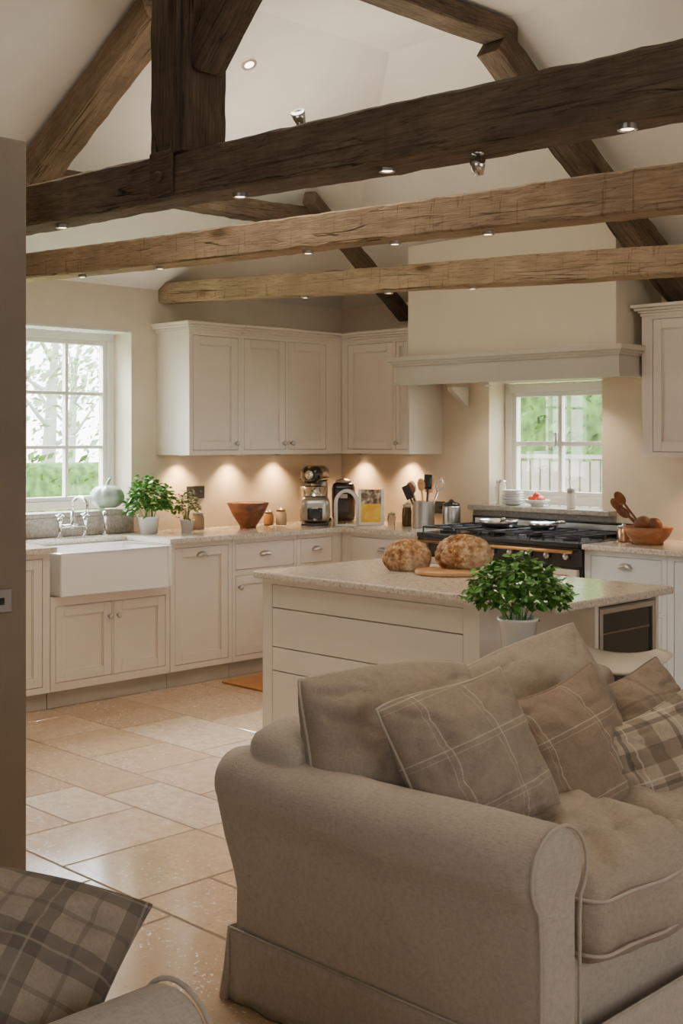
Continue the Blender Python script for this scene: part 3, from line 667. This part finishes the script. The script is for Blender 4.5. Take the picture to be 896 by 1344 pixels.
# ---------------------------------------------------------------- plants
def foliage(bm,c,rx,rz,n,ls,rng,flat=.6,low=.25):
    for i in range(n):
        d=Vector((rng.gauss(0,1),rng.gauss(0,1),abs(rng.gauss(.2,.9))-low)).normalized(); k=rng.uniform(.45,1)**.6
        lump=1+.45*noise.noise(d*2.4+Vector((n,0,0)))
        p=Vector(c)+Vector((d.x*rx*k,d.y*rx*k,d.z*rz*k))*lump; s=ls*rng.uniform(.6,1.25)
        out=(d+Vector((rng.gauss(0,.5),rng.gauss(0,.5),rng.gauss(0,.4)))).normalized(); nn=(ZV*flat+Vector((rng.gauss(0,.5),rng.gauss(0,.5),.3))+out*.3).normalized()
        t=nn.cross(out); 
        if t.length<.05: continue
        t.normalize(); out=t.cross(nn).normalized()
        pts=[(0,0,0),(.35,.33,.06),(.75,.3,.02),(1.05,0,-.1),(.75,-.3,.02),(.35,-.33,.06)]; mid=[(.4,0,-.03),(.8,0,-.06)]
        vs=[bm.verts.new(p+s*(out*a+t*b+nn*cc)) for a,b,cc in pts]; ms=[bm.verts.new(p+s*(out*a+nn*cc)) for a,_,cc in mid]
        bm.faces.new((vs[0],vs[1],ms[0])); bm.faces.new((vs[1],vs[2],ms[1],ms[0])); bm.faces.new((vs[2],vs[3],ms[1]))
        bm.faces.new((vs[0],ms[0],vs[5])); bm.faces.new((ms[0],ms[1],vs[4],vs[5])); bm.faces.new((ms[1],vs[3],vs[4]))
def pot(e,r0,r1,h,m):
    bm=B(); lathe(bm,[(0,0),(r0,0),(r1,h),(r1+.004,h),(r1+.004,h+.008),(r1-.005,h+.008),(r1-.008,h-.015),(0,h-.015)],28); mk('pot',bm,m,e,smooth=True)
    bm=B(); lathe(bm,[(0,h-.012),(r1-.009,h-.012)],20); mk('soil',bm,simple('soil',srgb(50,36,26),.95),e)
def plant(loc,r0,r1,h,fr,fz,fc,n,ls,label,seed,lm=leafm,m=white,name='potted_basil',low=.25):
    e=thing(name,loc,label=label,category='potted plant'); pot(e,r0,r1,h,m); rng=random.Random(seed)
    bm=B()
    for i in range(16):
        a=rng.uniform(0,6.28); k=rng.uniform(.2,.8); tube(bm,[(r1*.4*math.cos(a),r1*.4*math.sin(a),h-.02),(fr*k*.5*math.cos(a),fr*k*.5*math.sin(a),h+fc*.5),(fr*k*math.cos(a),fr*k*math.sin(a),h+fc)],.0022,5)
    mk('stems',bm,lm,e)
    bm=B(); foliage(bm,(0,0,h+fc),fr,fz,n,ls,rng,low=low); mk('foliage',bm,lm,e)
    return e
leafb=simple('basil_bright',srgb(80,130,50),.4,var=.5,vs=45)
plant((.2,-1.94,.912),.055,.068,.10,.140,.17,.09,700,.038,'bushy green basil plant in a white pot on the worktop',1)
plant((.29,-1.70,.912),.035,.045,.075,.075,.12,.08,260,.026,'small flowering herb in a white pot on the worktop',2,leafd)
st=thing('side_table',(3.955,-3.10,0),label='small painted side table behind the sofa',category='table')
bm=B(); box(bm,-.075,.095,-.19,.2,.70,.72); mk('table_top',bm,cab2,st,bevel=.004)
for a in (-1,1):
    for b in (-1,1):
        bm=B(); box(bm,a*.06-.013,a*.06+.013,b*.17-.015,b*.17+.015,.0,.70); mk('leg',bm,cab2,st)
plant((3.975,-3.085,.721),.052,.070,.150,.178,.150,.072,1700,.028,'lush green basil plant in a white pot by the island',3,leafb,low=.08)
# ---------------------------------------------------------------- counter objects
pk=thing('ceramic_pumpkin',(-.045,-2.085,1.062),label='pale green ceramic pumpkin on the window ledge',category='ornament')
bm=B(); seg=48; rings=[]
for i in range(17):
    a=math.pi*i/16; ring=[]
    for j in range(seg):
        t=2*math.pi*j/seg; r=math.sin(a)*.11*(1+.05*abs(math.cos(t*4.5))*1.6-.06); ring.append(bm.verts.new((r*math.cos(t),r*math.sin(t),.082-.082*math.cos(a)*(1-.12*math.exp(-(math.sin(a)*3)**2)))))
    rings.append(ring)
for A_,C_ in zip(rings,rings[1:]):
    for j in range(seg): bm.faces.new((A_[j],A_[(j+1)%seg],C_[(j+1)%seg],C_[j]))
cel=simple('celadon_glaze',srgb(150,164,150),.25,coat=.3); mk('gourd',bm,cel,pk,smooth=True)
bm=B(); tube(bm,[(0,0,.14),(.005,0,.17),(.02,.01,.2)],[.016,.01,.008],10); mk('stem',bm,cel,pk,smooth=True)
def bowl(loc,r0,r1,h,m,label,name='wooden_bowl',cat='bowl'):
    e=B(); lathe(e,[(0,0),(r0,0),(r0*1.02,.012),((r0+r1)*.52,h*.5),(r1,h),(r1-.008,h),((r0+r1)*.48,h*.5),(r0*.8,.025),(0,.02)],40)
    return mk(name,e,m,loc=loc,smooth=True,label=label,category=cat)
bowl((.26,-1.157,.912),.055,.145,.17,bowlw,'tall dark turned wooden bowl on the worktop')
def jar(loc,r,h,m,lid,label,name='storage_jar',lidm=None):
    e=thing(name,loc,label=label,category='jar')
    bm=B(); lathe(bm,[(0,0),(r,0),(r*1.03,.01),(r*1.03,h*.8),(r*.85,h*.92),(r*.85,h),(0,h)],24); mk('jar_body',bm,m,e,smooth=True)
    bm=B(); lathe(bm,[(0,h),(r*.9,h),(r*.9,h+lid),(r*.3,h+lid*1.1),(r*.22,h+lid*1.6),(0,h+lid*1.7)],24); mk('lid',bm,lidm or steel,e,smooth=True)
    return e
copper=simple('warm_copper',(.72,.42,.25,1),.3,1)
jar((.17,-.89,.912),.035,.085,simple('spice_amber',srgb(190,140,84),.3),.012,'amber spice jar with metal lid')
jar((.2,-.80,.912),.038,.095,simple('rust_ceramic',srgb(206,190,160),.3),.014,'cream ceramic jar with copper lid',lidm=copper)
jar((.15,-1.50,.912),.04,.10,simple('stoneware',srgb(150,130,104),.5),.014,'brown stoneware jar by the herb pot')
mx=thing('stand_mixer',(.24,-.50,.912),math.radians(28),'black and silver stand mixer in the corner','mixer'); mx.scale=(.95,.80,.98)
bm=B(); rbox(bm,0,0,.02,.18,.30,.04,.018,5); mk('mixer_base',bm,chrome,mx,smooth=True)
bm=B(); rbox(bm,0,.10,.17,.12,.10,.30,.03,5); mk('column',bm,steel,mx,smooth=True)
bm=B(); rbox(bm,0,-.02,.355,.17,.33,.13,.06,7); mk('mixer_head',bm,black,mx,smooth=True)
bm=B(); lathe(bm,[(0,0),(.032,0),(.032,.012),(0,.014)],20,(0,0,0)); mk('attachment_hub',bm,chrome,mx,loc=(0,-.185,.355),rot=(R90,0,0),smooth=True)
bm=B(); box(bm,-.0865,.0865,-.15,.11,.318,.328); mk('trim_band',bm,chrome,mx)
bm=B(); lathe(bm,[(0,.045),(.055,.045),(.06,.06),(.095,.11),(.105,.27),(.102,.27),(.09,.11),(.05,.06),(0,.06)],28,(0,-.07,0)); mk('mixing_bowl',bm,chrome,mx,smooth=True)
def toaster(loc,rz,m,label,w=.15,d=.26,h=.19):
    e=thing('toaster',loc,rz,label,'toaster'); bm=B()
    rbox(bm,0,0,h/2+.01,w,d,h-.02,.05,8); mk('shell',bm,m,e,smooth=True)
    bm=B(); box(bm,-w*.45,w*.45,-d/2+.012,d/2-.012,0,.018); mk('toaster_base',bm,black,e,bevel=.003)
    bm=B(); box(bm,-w*.34,w*.34,-.04,-.022,h-.006,h+.002); box(bm,-w*.34,w*.34,.022,.04,h-.006,h+.002); mk('slots',bm,black,e)
    bm=B(); rbox(bm,0,-d/2+.002,h*.42,w*.5,.012,h*.42,.01,4); mk('end_panel',bm,black,e,smooth=True)
    bm=B(); box(bm,-.022,.022,-d/2-.03,-d/2-.004,h*.60,h*.66); lathe(bm,[(0,0),(.014,0),(.014,.012),(0,.012)],14,(0,-d/2-.018,.04)); mk('lever',bm,steel,e,bevel=.002)
    return e
toaster((.42,-.68,.912),math.radians(45),steel,'chrome rounded toaster in front of the mixer',.21,.16,.20)
e=thing('coffee_machine',(.22,-.20,.912),math.radians(45),'black coffee machine in the worktop corner','coffee machine')
bm=B(); rbox(bm,0,0,.14,.17,.14,.28,.03,5); mk('housing',bm,black,e,smooth=True)
bm=B(); lathe(bm,[(0,.28),(.06,.28),(.055,.30),(.02,.31),(0,.315)],24); mk('lid',bm,steel,e,smooth=True)
bm=B(); box(bm,-.03,.03,-.11,-.07,.17,.2); mk('nozzle',bm,steel,e,bevel=.004)
wr_=thing('wire_rack',(.55,-.50,.912),math.radians(42),'white arched wire rack beside the cookbook','rack')
for yy_ in (-.05,.05):
    bm=B(); w=.075; pts=[(-w,yy_,.006),(-w,yy_,.15)]+[(-w*math.cos(t),yy_,.15+.09*math.sin(t)) for t in [i*math.pi/12 for i in range(1,12)]]+[(w,yy_,.15),(w,yy_,.006)]
    tube(bm,pts,.012,10); mk('arch',bm,white,wr_,smooth=True)
bm=B(); 
for x_ in (-.075,0,.075): tube(bm,[(x_,-.05,.008),(x_,.05,.008)],.005,8)
box(bm,-.075,.075,-.055,.055,.0,.006); mk('rack_base',bm,white,wr_)
cb=thing('cookbook',(.70,-.41,.913),label='cookbook with food photograph and yellow band leaning upright',category='book',rot=(math.radians(-12),0,math.radians(42)))
bm=B(); box(bm,-.09,.09,0,.022,0,.25); mk('pages',bm,simple('paper',srgb(232,224,206),.8),cb)
def cover():
    k=N('cookbook_cover'); v=k.mapping(); sx=k.n('ShaderNodeSeparateXYZ'); k.l(v,sx.inputs[0])
    a=k.noise(v,26,3); c=k.ramp(a,[(.38,srgb(72,60,52)),(.52,srgb(150,128,106)),(.66,srgb(236,228,216))])
    lo=k.math('LESS_THAN',sx.outputs[2],.15); c2=k.ramp(k.noise(v,12,2),[(.4,srgb(250,186,20)),(.6,srgb(255,218,80))])
    c=k.mix(lo,c,c2)
    edge=k.math('GREATER_THAN',k.math('ABSOLUTE',sx.outputs[0]),.070); c=k.mix(edge,c,srgb(246,242,234))
    low=k.math('LESS_THAN',sx.outputs[2],.02); c=k.mix(low,c,srgb(246,242,234))
    k.col(c); k.p.inputs['Roughness'].default_value=.4; return k.m
bm=B(); box(bm,-.092,.092,-.003,0,-.0,.252); mk('cover',bm,cover(),cb)
bm=B(); box(bm,-.092,.092,.022,.025,0,.252); mk('back_cover',bm,cover(),cb)
jar((.86,-.22,.912),.03,.10,bowlw,.02,'wooden salt mill on the worktop','pepper_mill',bowlw)
jar((.92,-.28,.912),.032,.13,simple('olive_glass',srgb(90,70,30),.15),.02,'dark oil bottle beside the utensil pot','oil_bottle')
jar((.85,-.36,.912),.028,.08,glassm,.012,'small glass spice jar')
def spoon(loc,rot,L,m,kind,label):
    bm=B(); tube(bm,[(0,0,0),(0,0,L*.75)],[.006,.007],8)
    if kind=='spoon':
        t=bmesh.new(); bmesh.ops.create_uvsphere(t,u_segments=14,v_segments=10,radius=1)
        mp={v:bm.verts.new((v.co.x*.028,v.co.y*.008,L*.85+v.co.z*.045)) for v in t.verts}
        for f in t.faces: bm.faces.new([mp[v] for v in f.verts])
        t.free()
    elif kind=='spatula': rbox(bm,0,0,L*.87,.055,.008,.10,.01,3)
    else:
        for k in range(6):
            a=math.pi*k/6; pts=[(math.cos(a)*.03*math.sin(math.pi*j/10),math.sin(a)*.03*math.sin(math.pi*j/10),L*.72+.1*j/10) for j in range(11)]+[(-math.cos(a)*.03*math.sin(math.pi*j/10),-math.sin(a)*.03*math.sin(math.pi*j/10),L*.72+.1*(10-j)/10) for j in range(1,11)]
            tube(bm,pts,.0013,5)
    return mk({'spoon':'wooden_spoon','spatula':'spatula','whisk':'whisk'}[kind],bm,m,loc=loc,rot=rot,smooth=True,label=label,category='utensil')
cr=(1.09,-.30,.912)
bm=B(); lathe(bm,[(0,0),(.075,0),(.075,.17),(.078,.172),(.078,.178),(.07,.178),(.07,.01),(0,.01)],32); mk('utensil_pot',bm,steel,loc=cr,smooth=False,label='brushed steel utensil pot full of kitchen tools',category='pot')
ut=[(.0,.02,.1,-.1,'spoon',boardw,.33),(.02,-.01,-.2,.15,'spatula',boardw,.32),(-.03,.0,.12,-.3,'spoon',bowlw,.31),(.03,.02,.15,.3,'whisk',chrome,.33),(-.02,-.03,-.25,-.2,'spoon',steel,.32),(.01,.03,-.05,.05,'spatula',black,.34),(-.04,.02,.2,-.42,'spatula',iron,.29)]
for x,y,rx,ry,kd,m,L in ut: spoon((cr[0]+x*.6,cr[1]+y*.6,cr[2]+.015),(rx,ry,.8),L,m,kd,{'spoon':'long handled spoon standing in the utensil pot','spatula':'flat spatula standing in the utensil pot','whisk':'wire whisk standing in the utensil pot'}[kd])
e=thing('steel_canister',(1.235,-.18,.912),label='polished steel canister with domed lid',category='canister')
bm=B(); lathe(bm,[(0,0),(.06,0),(.062,.01),(.062,.14),(.058,.15),(0,.15)],28); mk('canister_body',bm,steel,e,smooth=True)
bm=B(); lathe(bm,[(0,.151),(.06,.151),(.055,.165),(.02,.178),(.012,.19),(0,.195)],28); mk('lid',bm,black,e,smooth=True)
def bread():
    k=N('rustic_crust'); v=k.mapping(); a=k.noise(v,34,7,.75); w=k.noise(v,9,3)
    c=k.ramp(a,[(.37,srgb(98,60,32)),(.48,srgb(158,108,62)),(.57,srgb(200,160,112)),(.67,srgb(240,228,206))])
    c=k.mix(k.ramp(w,[(.42,(0,0,0,1)),(.68,(.5,.5,.5,1))]),c,srgb(232,212,180)); k.col(c); k.p.inputs['Roughness'].default_value=.9
    k.bump(a,.85,.012); return k.m
crust=bread()
def loaf(loc,w,d,h,seed,label):
    bm=B(); t=bmesh.new(); bmesh.ops.create_icosphere(t,subdivisions=6,radius=1)
    mp={}
    for v in t.verts:
        p=v.co.copy(); nz=noise.fractal(p*1.8+Vector((seed,0,0)),1,2,3); r=1+.04*nz+.03*noise.noise(p*7+Vector((seed,2,0)))
        if p.z>.0: r-=.06*max(0,1-abs(((p.x*2.0+p.y*.8+seed*.13)%.62)-.31)/.05)*min(1,p.z*2)
        z=p.z*h*.58*r; z=max(z,-h*.38); mp[v]=bm.verts.new((p.x*w/2*r,p.y*d/2*r,z+h*.38))
    for f in t.faces: bm.faces.new([mp[v] for v in f.verts])
    t.free(); return mk('bread_loaf',bm,crust,loc=loc,smooth=True,rot=(0,0,.6),label=label,category='bread')
loaf((2.80,-2.37,.907),.23,.18,.150,3,'round crusty bread loaf on the island worktop')
loaf((3.06,-2.27,.929),.265,.19,.160,9,'large crusty bread loaf on the chopping board')
bm=B(); lathe(bm,[(0,0),(.16,0),(.165,.006),(.165,.016),(.16,.021),(0,.021)],40,squash=.8); mk('chopping_board',bm,boardw,loc=(3.06,-2.36,.907),rot=(0,0,math.radians(45)),smooth=False,label='oval wooden chopping board under the bread',category='chopping board')
jar((1.48,.05,1.07),.04,.15,glassm,.012,'clear glass storage jar with lid on the stone ledge','glass_jar')
bm=B(); lathe(bm,[(0,0),(.035,0),(.05,.006),(.075,.018),(.078,.022),(.074,.022),(.048,.011),(0,.008)],32)
D0=mk('white_dish',bm,white,loc=(1.60,.02,1.07),smooth=True,label='small white dish in the stack on the stone ledge',category='dish',group='stacked white dishes')
for i in range(1,6):
    c=D0.copy(); bpy.context.collection.objects.link(c); c.location=(1.60+.003*math.sin(i*2),.02,1.07+i*.0165)
fb=bowl((1.80,.02,1.07),.04,.085,.045,white,'shallow white bowl of tomatoes on the stone ledge','fruit_bowl')
tom=simple('tomato_red',srgb(206,60,36),.25)
bm=B(); t=bmesh.new(); bmesh.ops.create_uvsphere(t,u_segments=16,v_segments=10,radius=.026); mp={v:bm.verts.new((v.co.x,v.co.y,v.co.z*.85)) for v in t.verts}
for f in t.faces: bm.faces.new([mp[v] for v in f.verts])
t.free(); T0=mk('tomato',bm,tom,loc=(1.765,.01,1.118),smooth=True,label='ripe red tomato in the white bowl',category='tomato',group='tomatoes in the bowl')
for p in ((1.835,.0,1.118),(1.80,.065,1.118),(1.80,.015,1.142)):
    c=T0.copy(); bpy.context.collection.objects.link(c); c.location=p
jar((2.10,-.03,1.07),.028,.10,simple('soap_white',srgb(220,216,206),.3),.03,'small soap bottle on the stone ledge','soap_bottle')
jar((2.68,-.33,.912),.04,.08,copper,.014,'copper pepper pot beside the cooker','pepper_pot')
bowl((2.87,-.38,.912),.085,.145,.10,acacia,'large reddish wooden bowl holding wooden tools')
for i,(dx,dy,rx,ry,L) in enumerate(((-.03,0,.2,-.75,.30),(.02,.02,.1,-.95,.28),(.0,-.03,.35,-.6,.34))):
    spoon((2.90+dx,-.38+dy,.955),(rx,ry,.4),L,bowlw,'spoon','dark wooden spoon lying in the wooden bowl')
for i,(dx,dy,r) in enumerate(((.03,.0,.05),(-.05,.03,.045),(.0,-.06,.045))):
    bm=B(); lathe(bm,[(0,-.06),(r*.6,-.055),(r,-.02),(r,.02),(r*.7,.05),(0,.06)],18); mk('wooden_pestle',bm,bowlw,loc=(2.87+dx,-.38+dy,1.01+.01*i),rot=(.7+i*.5,.9,.3),smooth=True,label='dark turned wooden piece in the wooden bowl',category='utensil')
def plate(loc,rz,m,name,label,w=.15,h=.085):
    e=thing(name,loc,rz,label,'socket' if 'socket' in name else 'switch'); bm=B(); box(bm,-w/2,w/2,-.008,0,-h/2,h/2); mk('plate',bm,m,e,bevel=.003)
    for x in ((-w/4,w/4) if w>.1 else (0,)): 
        bm=B(); box(bm,x-.010,x+.010,-.012,-.0085,-.012,.012); mk('rocker',bm,black,e)
p=onX(256,646,0); plate((.001,p.y,p.z),R90,iron,'wall_socket','black double wall socket above the worktop')
p=onY(574,662,0); plate((p.x,-.001,p.z-.02),0,iron,'wall_socket','black double wall socket behind the canister')
p=onX(0,789,2.81); plate((2.811,p.y,p.z),R90,simple('switch_steel',(.32,.30,.28,1),.45,1),'light_switch','brushed steel light switch on the partition wall',.085,.08)
matm=fabric('mat_weave',srgb(170,116,72))
bm=B(); box(bm,.70,1.22,-1.75,-.85,.002,.012); mk('floor_mat',bm,matm,bevel=.003,label='small rust brown floor mat by the cabinets',category='rug')
# ---------------------------------------------------------------- sofa
fk=dict(weave=340,wv_amt=.6)
linen=fabric('sofa_linen',srgb(191,181,167),var=.03,fold=1.4,**fk)
seatm=fabric('seat_linen',srgb(174,161,146),var=.04,fold=1.8,**fk)
taupe=fabric('cushion_taupe',srgb(163,150,135),var=.04,fold=1.8,**fk)
pipe=fabric('piping_linen',srgb(188,177,162),var=.04)
def armprof():
    pr=[(.0,.03),(.0,.30),(.0,.44)]; cy,cz,r=.070,.572,.103
    for i in range(21):
        a=math.radians(222-i*(262/20)); pr.append((cy+r*math.cos(a),cz+r*math.sin(a)))
    pr+=[(.145,.46),(.145,.30),(.145,.03)]
    return pr
def sofa(name,loc,rz,L,label,lin,cu,ncush,zs=1.0,D=1.02,bh=.755):
    e=thing(name,loc,rz,label,'sofa' if ncush>1 else 'armchair'); e.scale=(1,1,zs)
    bm=B(); rbox(bm,.50,L/2,.21,.93,L-.03,.34,.03,6); mk('base',bm,lin,e,smooth=True)
    for s in (0,1):
        pr=armprof()
        if s: pr=[(L-y,z) for y,z in pr]
        bm=B(); extr(bm,pr,.0,D,'x',steps=30)
        for v in bm.verts:
            x0=v.co.x; up=max(0,min(1,(v.co.z-.43)/.06))
            v.co.x-=.075*up*max(0,1-x0/.25)
            v.co.y+=.006*noise.noise(Vector((x0*4,v.co.z*5,s*9))); v.co.z+=(.009*noise.noise(Vector((x0*3+7,v.co.z*3,s*9)))+.008*math.exp(-(x0/.2)**2)-.008*math.exp(-((x0-.5)/.3)**2))*(v.co.z>.45)
            if v.co.z>.46: v.co.y-=.006*max(0,1-abs(noise.noise(Vector((x0*5+2,v.co.z*2,s*5))))*6)
            if x0<.09 and up>0:
                t_=(1-x0/.09)*.22*up; v.co.z+=(.572-v.co.z)*t_; yc=.07 if not s else L-.07; v.co.y+=(yc-v.co.y)*t_
        a=mk('arm',bm,lin,e,bevel=.026,seg=4,smooth=True,ang=50)
        bm=B(); tube(bm,[(D-.002,y+(.004 if (y<L/2) else -.004),z) for y,z in pr],.0045,8,cap=True); mk('arm_piping',bm,pipe,a,smooth=True)
    bm=B(); rbox(bm,.13,L/2,.42,.25,L-.02,(bh-.42)*2,.085,10,wob=.005,wf=3); 
    for v in bm.verts:
        if v.co.z<.3: v.co.z=max(v.co.z,.1)
    mk('back',bm,lin,e,smooth=True)
    def sk_panel(p0,p1,outn,seed):
        bm=B(); p0,p1=Vector(p0),Vector(p1); n=110; o=Vector(outn); rows=[]
        for i in range(n+1):
            t=i/n; row=[]; fd=noise.noise(Vector((t*16,seed,0)))+.8*noise.noise(Vector((t*5,seed+3,0)))
            for j in range(7):
                k_=j/6; zz=.195-.19*k_; off=.007+.005*k_+.011*k_*fd
                row.append(bm.verts.new(p0.lerp(p1,t)+o*off+Vector((0,0,zz))))
            rows.append(row)
        for A_,C_ in zip(rows,rows[1:]):
            for j in range(6): bm.faces.new((A_[j],C_[j],C_[j+1],A_[j+1]))
        o_=mk('skirt',bm,lin,e,smooth=True); s_=o_.modifiers.new('s','SOLIDIFY'); s_.thickness=.005
        bm=B(); tube(bm,[p0+o*.006+Vector((0,0,.195)),p1+o*.006+Vector((0,0,.195))],.003,6); mk('skirt_seam',bm,lin,o_,smooth=True)
    sk_panel((0.0,0,0),(D,0,0),(0,-1,0),1); sk_panel((D,0.0,0),(D,L,0),(1,0,0),2); sk_panel((0,L,0),(0,0,0),(-1,0,0),3)
    for (x,y) in ((-.008,-.006),(D+.006,-.006)):
        bm=B(); tube(bm,[(x,y,.195),(x*1.0,y-.003,.1),(x-.004,y-.007,.004)],[.003,.010,.018],8); mk('corner_pleat',bm,lin,e,smooth=True)
    iw=(L-.34)/ncush
    for i in range(ncush):
        y0=.17+iw*i; bm=B(); rbox(bm,.655,y0+iw/2,.425,.79,iw-.004,.17,.08,40,crown=.062,wob=.008,seed=i*3+5,wf=4,sag=.03,zf=.030)
        sc=mk('seat_cushion',bm,cu,e,smooth=True)
        for zz in (.362,.485):
            bm=B(); hx,hy,rr=.386,iw/2-.008,.07; pts=[]
            for (cx,cy,a0) in ((1,1,0),(-1,1,90),(-1,-1,180),(1,-1,270)):
                for k in range(7):
                    a=math.radians(a0+k*15); pts.append((.655+cx*(hx-rr)+rr*math.cos(a),y0+iw/2+cy*(hy-rr)+rr*math.sin(a),zz))
            P2=[]
            for aa,bb in zip(pts,pts[1:]+pts[:1]):
                for k in range(6):
                    t=k/6; P2.append(tuple(aa[m]+(bb[m]-aa[m])*t for m in range(3)))
            P2=[(x,y,z-.018*max(0,1-((y-y0-iw/2)/(iw/2))**2)*max(0,(x-.655)/.39)+.004*math.sin(y*23)) for x,y,z in P2]
            tube(bm,P2,.0045,8,closed=True); mk('piping',bm,pipe,sc,smooth=True)
    return e
sf=sofa('sofa',(4.07,-4.49,0),0,1.56,'pale grey linen rolled-arm sofa with loose skirt near the island',linen,seatm,2)
ac=sofa('armchair',(5.17,-6.48,0),R90,1.12,'pale grey linen rolled-arm armchair with a tartan cushion',linen,linen,1,.985,bh=.70)
def cushion(name,c,n,roll,w,h,t,m,label=None,parent=None,seed=0,pipem=None,pr=.0045,wr=.022,slump=.0,pt=.06):
    bm=B(); K=60; g=[[],[]]
    def P(a,b,sgn):
        rc_=1-pt*(abs(a)*abs(b))**3
        x=w/2*a*(1-.09*(1-b*b)*a*a)*rc_; y=h/2*b*(1-.09*(1-a*a)*b*b)*rc_
        z=t/2*(max(0,(1-a*a)*(1-b*b)))**.5*(1.15-.25*b)
        e_=(1-a*a)*(1-b*b)
        wz=wr*.8*noise.noise(Vector((a*1.8+seed*7,b*1.8,sgn*3)))+wr*.35*noise.noise(Vector((a*4.5+seed,b*3.5+3,sgn)))
        rad=math.atan2(b,a); rr=math.sqrt(a*a+b*b)
        rd=max(0,1-abs(noise.noise(Vector((rad*2.6+seed*5,rr*1.1,sgn))))*5)
        wz-=wr*.75*rd*min(1,rr**2)
        rd2=max(0,1-abs(noise.noise(Vector((a*1.6+b*.9+seed*3,b*2.2-a*.7,sgn+4))))*6); wz-=wr*.45*rd2
        z+=wz*min(1,e_*3.5)
        y+=.016*math.sin(a*2.2+seed)*(1 if b>0 else .3)*abs(b)-slump*(1-a*a)*max(0,b)
        return Vector((x,y,sgn*z))
    for si,sgn in enumerate((1,-1)):
        for i in range(K+1):
            g[si].append([bm.verts.new(P(math.sin((-1+2*i/K)*math.pi/2),math.sin((-1+2*j/K)*math.pi/2),sgn)) for j in range(K+1)])
        for i in range(K):
            for j in range(K): bm.faces.new((g[si][i][j],g[si][i+1][j],g[si][i+1][j+1],g[si][i][j+1]))
    bmesh.ops.remove_doubles(bm,verts=bm.verts[:],dist=.0003)
    ed=[]
    for s in range(4):
        for k in range(20):
            a=math.sin((-1+2*k/20)*math.pi/2)
            p={0:(a,-1),1:(1,a),2:(-a,1),3:(-1,-a)}[s]; ed.append(P(p[0],p[1],1))
    tube(bm,ed,pr,8,mi=1,closed=True)
    n=Vector(n).normalized(); x=ZV.cross(n).normalized(); y=n.cross(x)
    M=Matrix.Translation(Vector(c))@Matrix((x,y,n)).transposed().to_4x4()@Matrix.Rotation(math.radians(roll),4,'Z')
    mats=[m,pipem or m]
    if parent is not None:
        return mk(name,bm,mats,parent,smooth=True,mw=None,loc=(M.translation-parent.location),rot=M.to_euler())
    return mk(name,bm,mats,mw=M,smooth=True,label=label,category='cushion')
LC=srgb(210,199,182); fw=dict(weave=340,wv_amt=.55,fold=1.6)
check=fabric('taupe_windowpane',srgb(158,144,128),lines=[(0,6.5,.18,.011,LC,.55),(0,6.5,.28,.008,LC,.35),(1,6.5,.18,.011,LC,.55),(1,6.5,.28,.008,LC,.35)],**fw)
check2=fabric('brown_windowpane',srgb(150,132,114),lines=[(0,5.2,.1,.009,LC,.5),(1,5.2,.1,.009,LC,.5),(1,5.2,.18,.006,LC,.3),(0,5.2,.18,.006,LC,.3)],**fw)
check3=fabric('brown_stripe',srgb(150,134,117),lines=[(0,5.5,.3,.03,srgb(116,99,84),.45),(1,5.5,.3,.03,srgb(116,99,84),.45),(0,5.5,.42,.008,LC,.35)],**fw)
plaid=fabric('bold_tartan',srgb(180,165,145),lines=[(0,6.0,.0,.15,srgb(102,86,72),.55),(1,6.0,.0,.15,srgb(102,86,72),.55),(0,6.0,.5,.035,srgb(74,68,64),.55),(1,6.0,.5,.035,srgb(74,68,64),.55),(0,6.0,.38,.013,srgb(226,216,198),.45),(1,6.0,.38,.013,srgb(226,216,198),.45)],**fw)
plaid2=fabric('grey_tartan',srgb(164,151,135),lines=[(0,7.2,.0,.17,srgb(80,74,70),.5),(1,7.2,.0,.17,srgb(80,74,70),.5),(0,7.2,.5,.03,srgb(90,80,74),.35),(1,7.2,.5,.03,srgb(90,80,74),.35),(0,7.2,.0,.015,srgb(182,170,152),.4),(1,7.2,.0,.015,srgb(182,170,152),.4)],**fw)
cushion('back_cushion',(4.37,-4.15,.670),(1,-.12,.34),-4,.65,.47,.30,taupe,parent=sf,seed=1,pipem=pipe,pt=.08)
cushion('back_cushion',(4.35,-3.46,.655),(1,-.20,.38),14,.60,.47,.28,taupe,parent=sf,seed=2,pipem=pipe,pt=.06,wr=.016)
cushion('scatter_cushion',tuple(onX(618,997,4.64)),(1,-.30,.44),14,.43,.42,.21,check,'square taupe cushion with fine cream check on the sofa',seed=3,pipem=pipe)
cushion('scatter_cushion',tuple(onX(745,995,4.62)),(1,-.25,.44),14,.50,.45,.21,check2,'square brown windowpane check cushion leaning on the sofa back',seed=4)
cushion('scatter_cushion',tuple(onX(842,948,4.50)),(1,-.45,.95),14,.45,.37,.18,check3,'brown striped cushion against the far sofa arm',seed=5)
cushion('scatter_cushion',tuple(onX(885,1018,4.81)),(1,-.35,.36),10,.44,.43,.19,plaid,'muted brown and grey tartan cushion standing on the sofa seat',seed=6)
cushion('scatter_cushion',tuple(atD(-26,1300,2.05)),(.62,-.50,.62),-20,.43,.42,.26,plaid2,'grey and brown tartan cushion on the armchair',seed=7,pr=.004,pt=.0)
# ---------------------------------------------------------------- camera
cd=bpy.data.cameras.new('Camera'); co=bpy.data.objects.new('Camera',cd); bpy.context.collection.objects.link(co)
co.location=CAM; co.rotation_euler=(R90,0,math.radians(45)); cd.lens=36*F/1344; cd.sensor_width=36; cd.sensor_fit='AUTO'; cd.shift_y=-97/1344
cd.clip_start=.05; S.camera=co
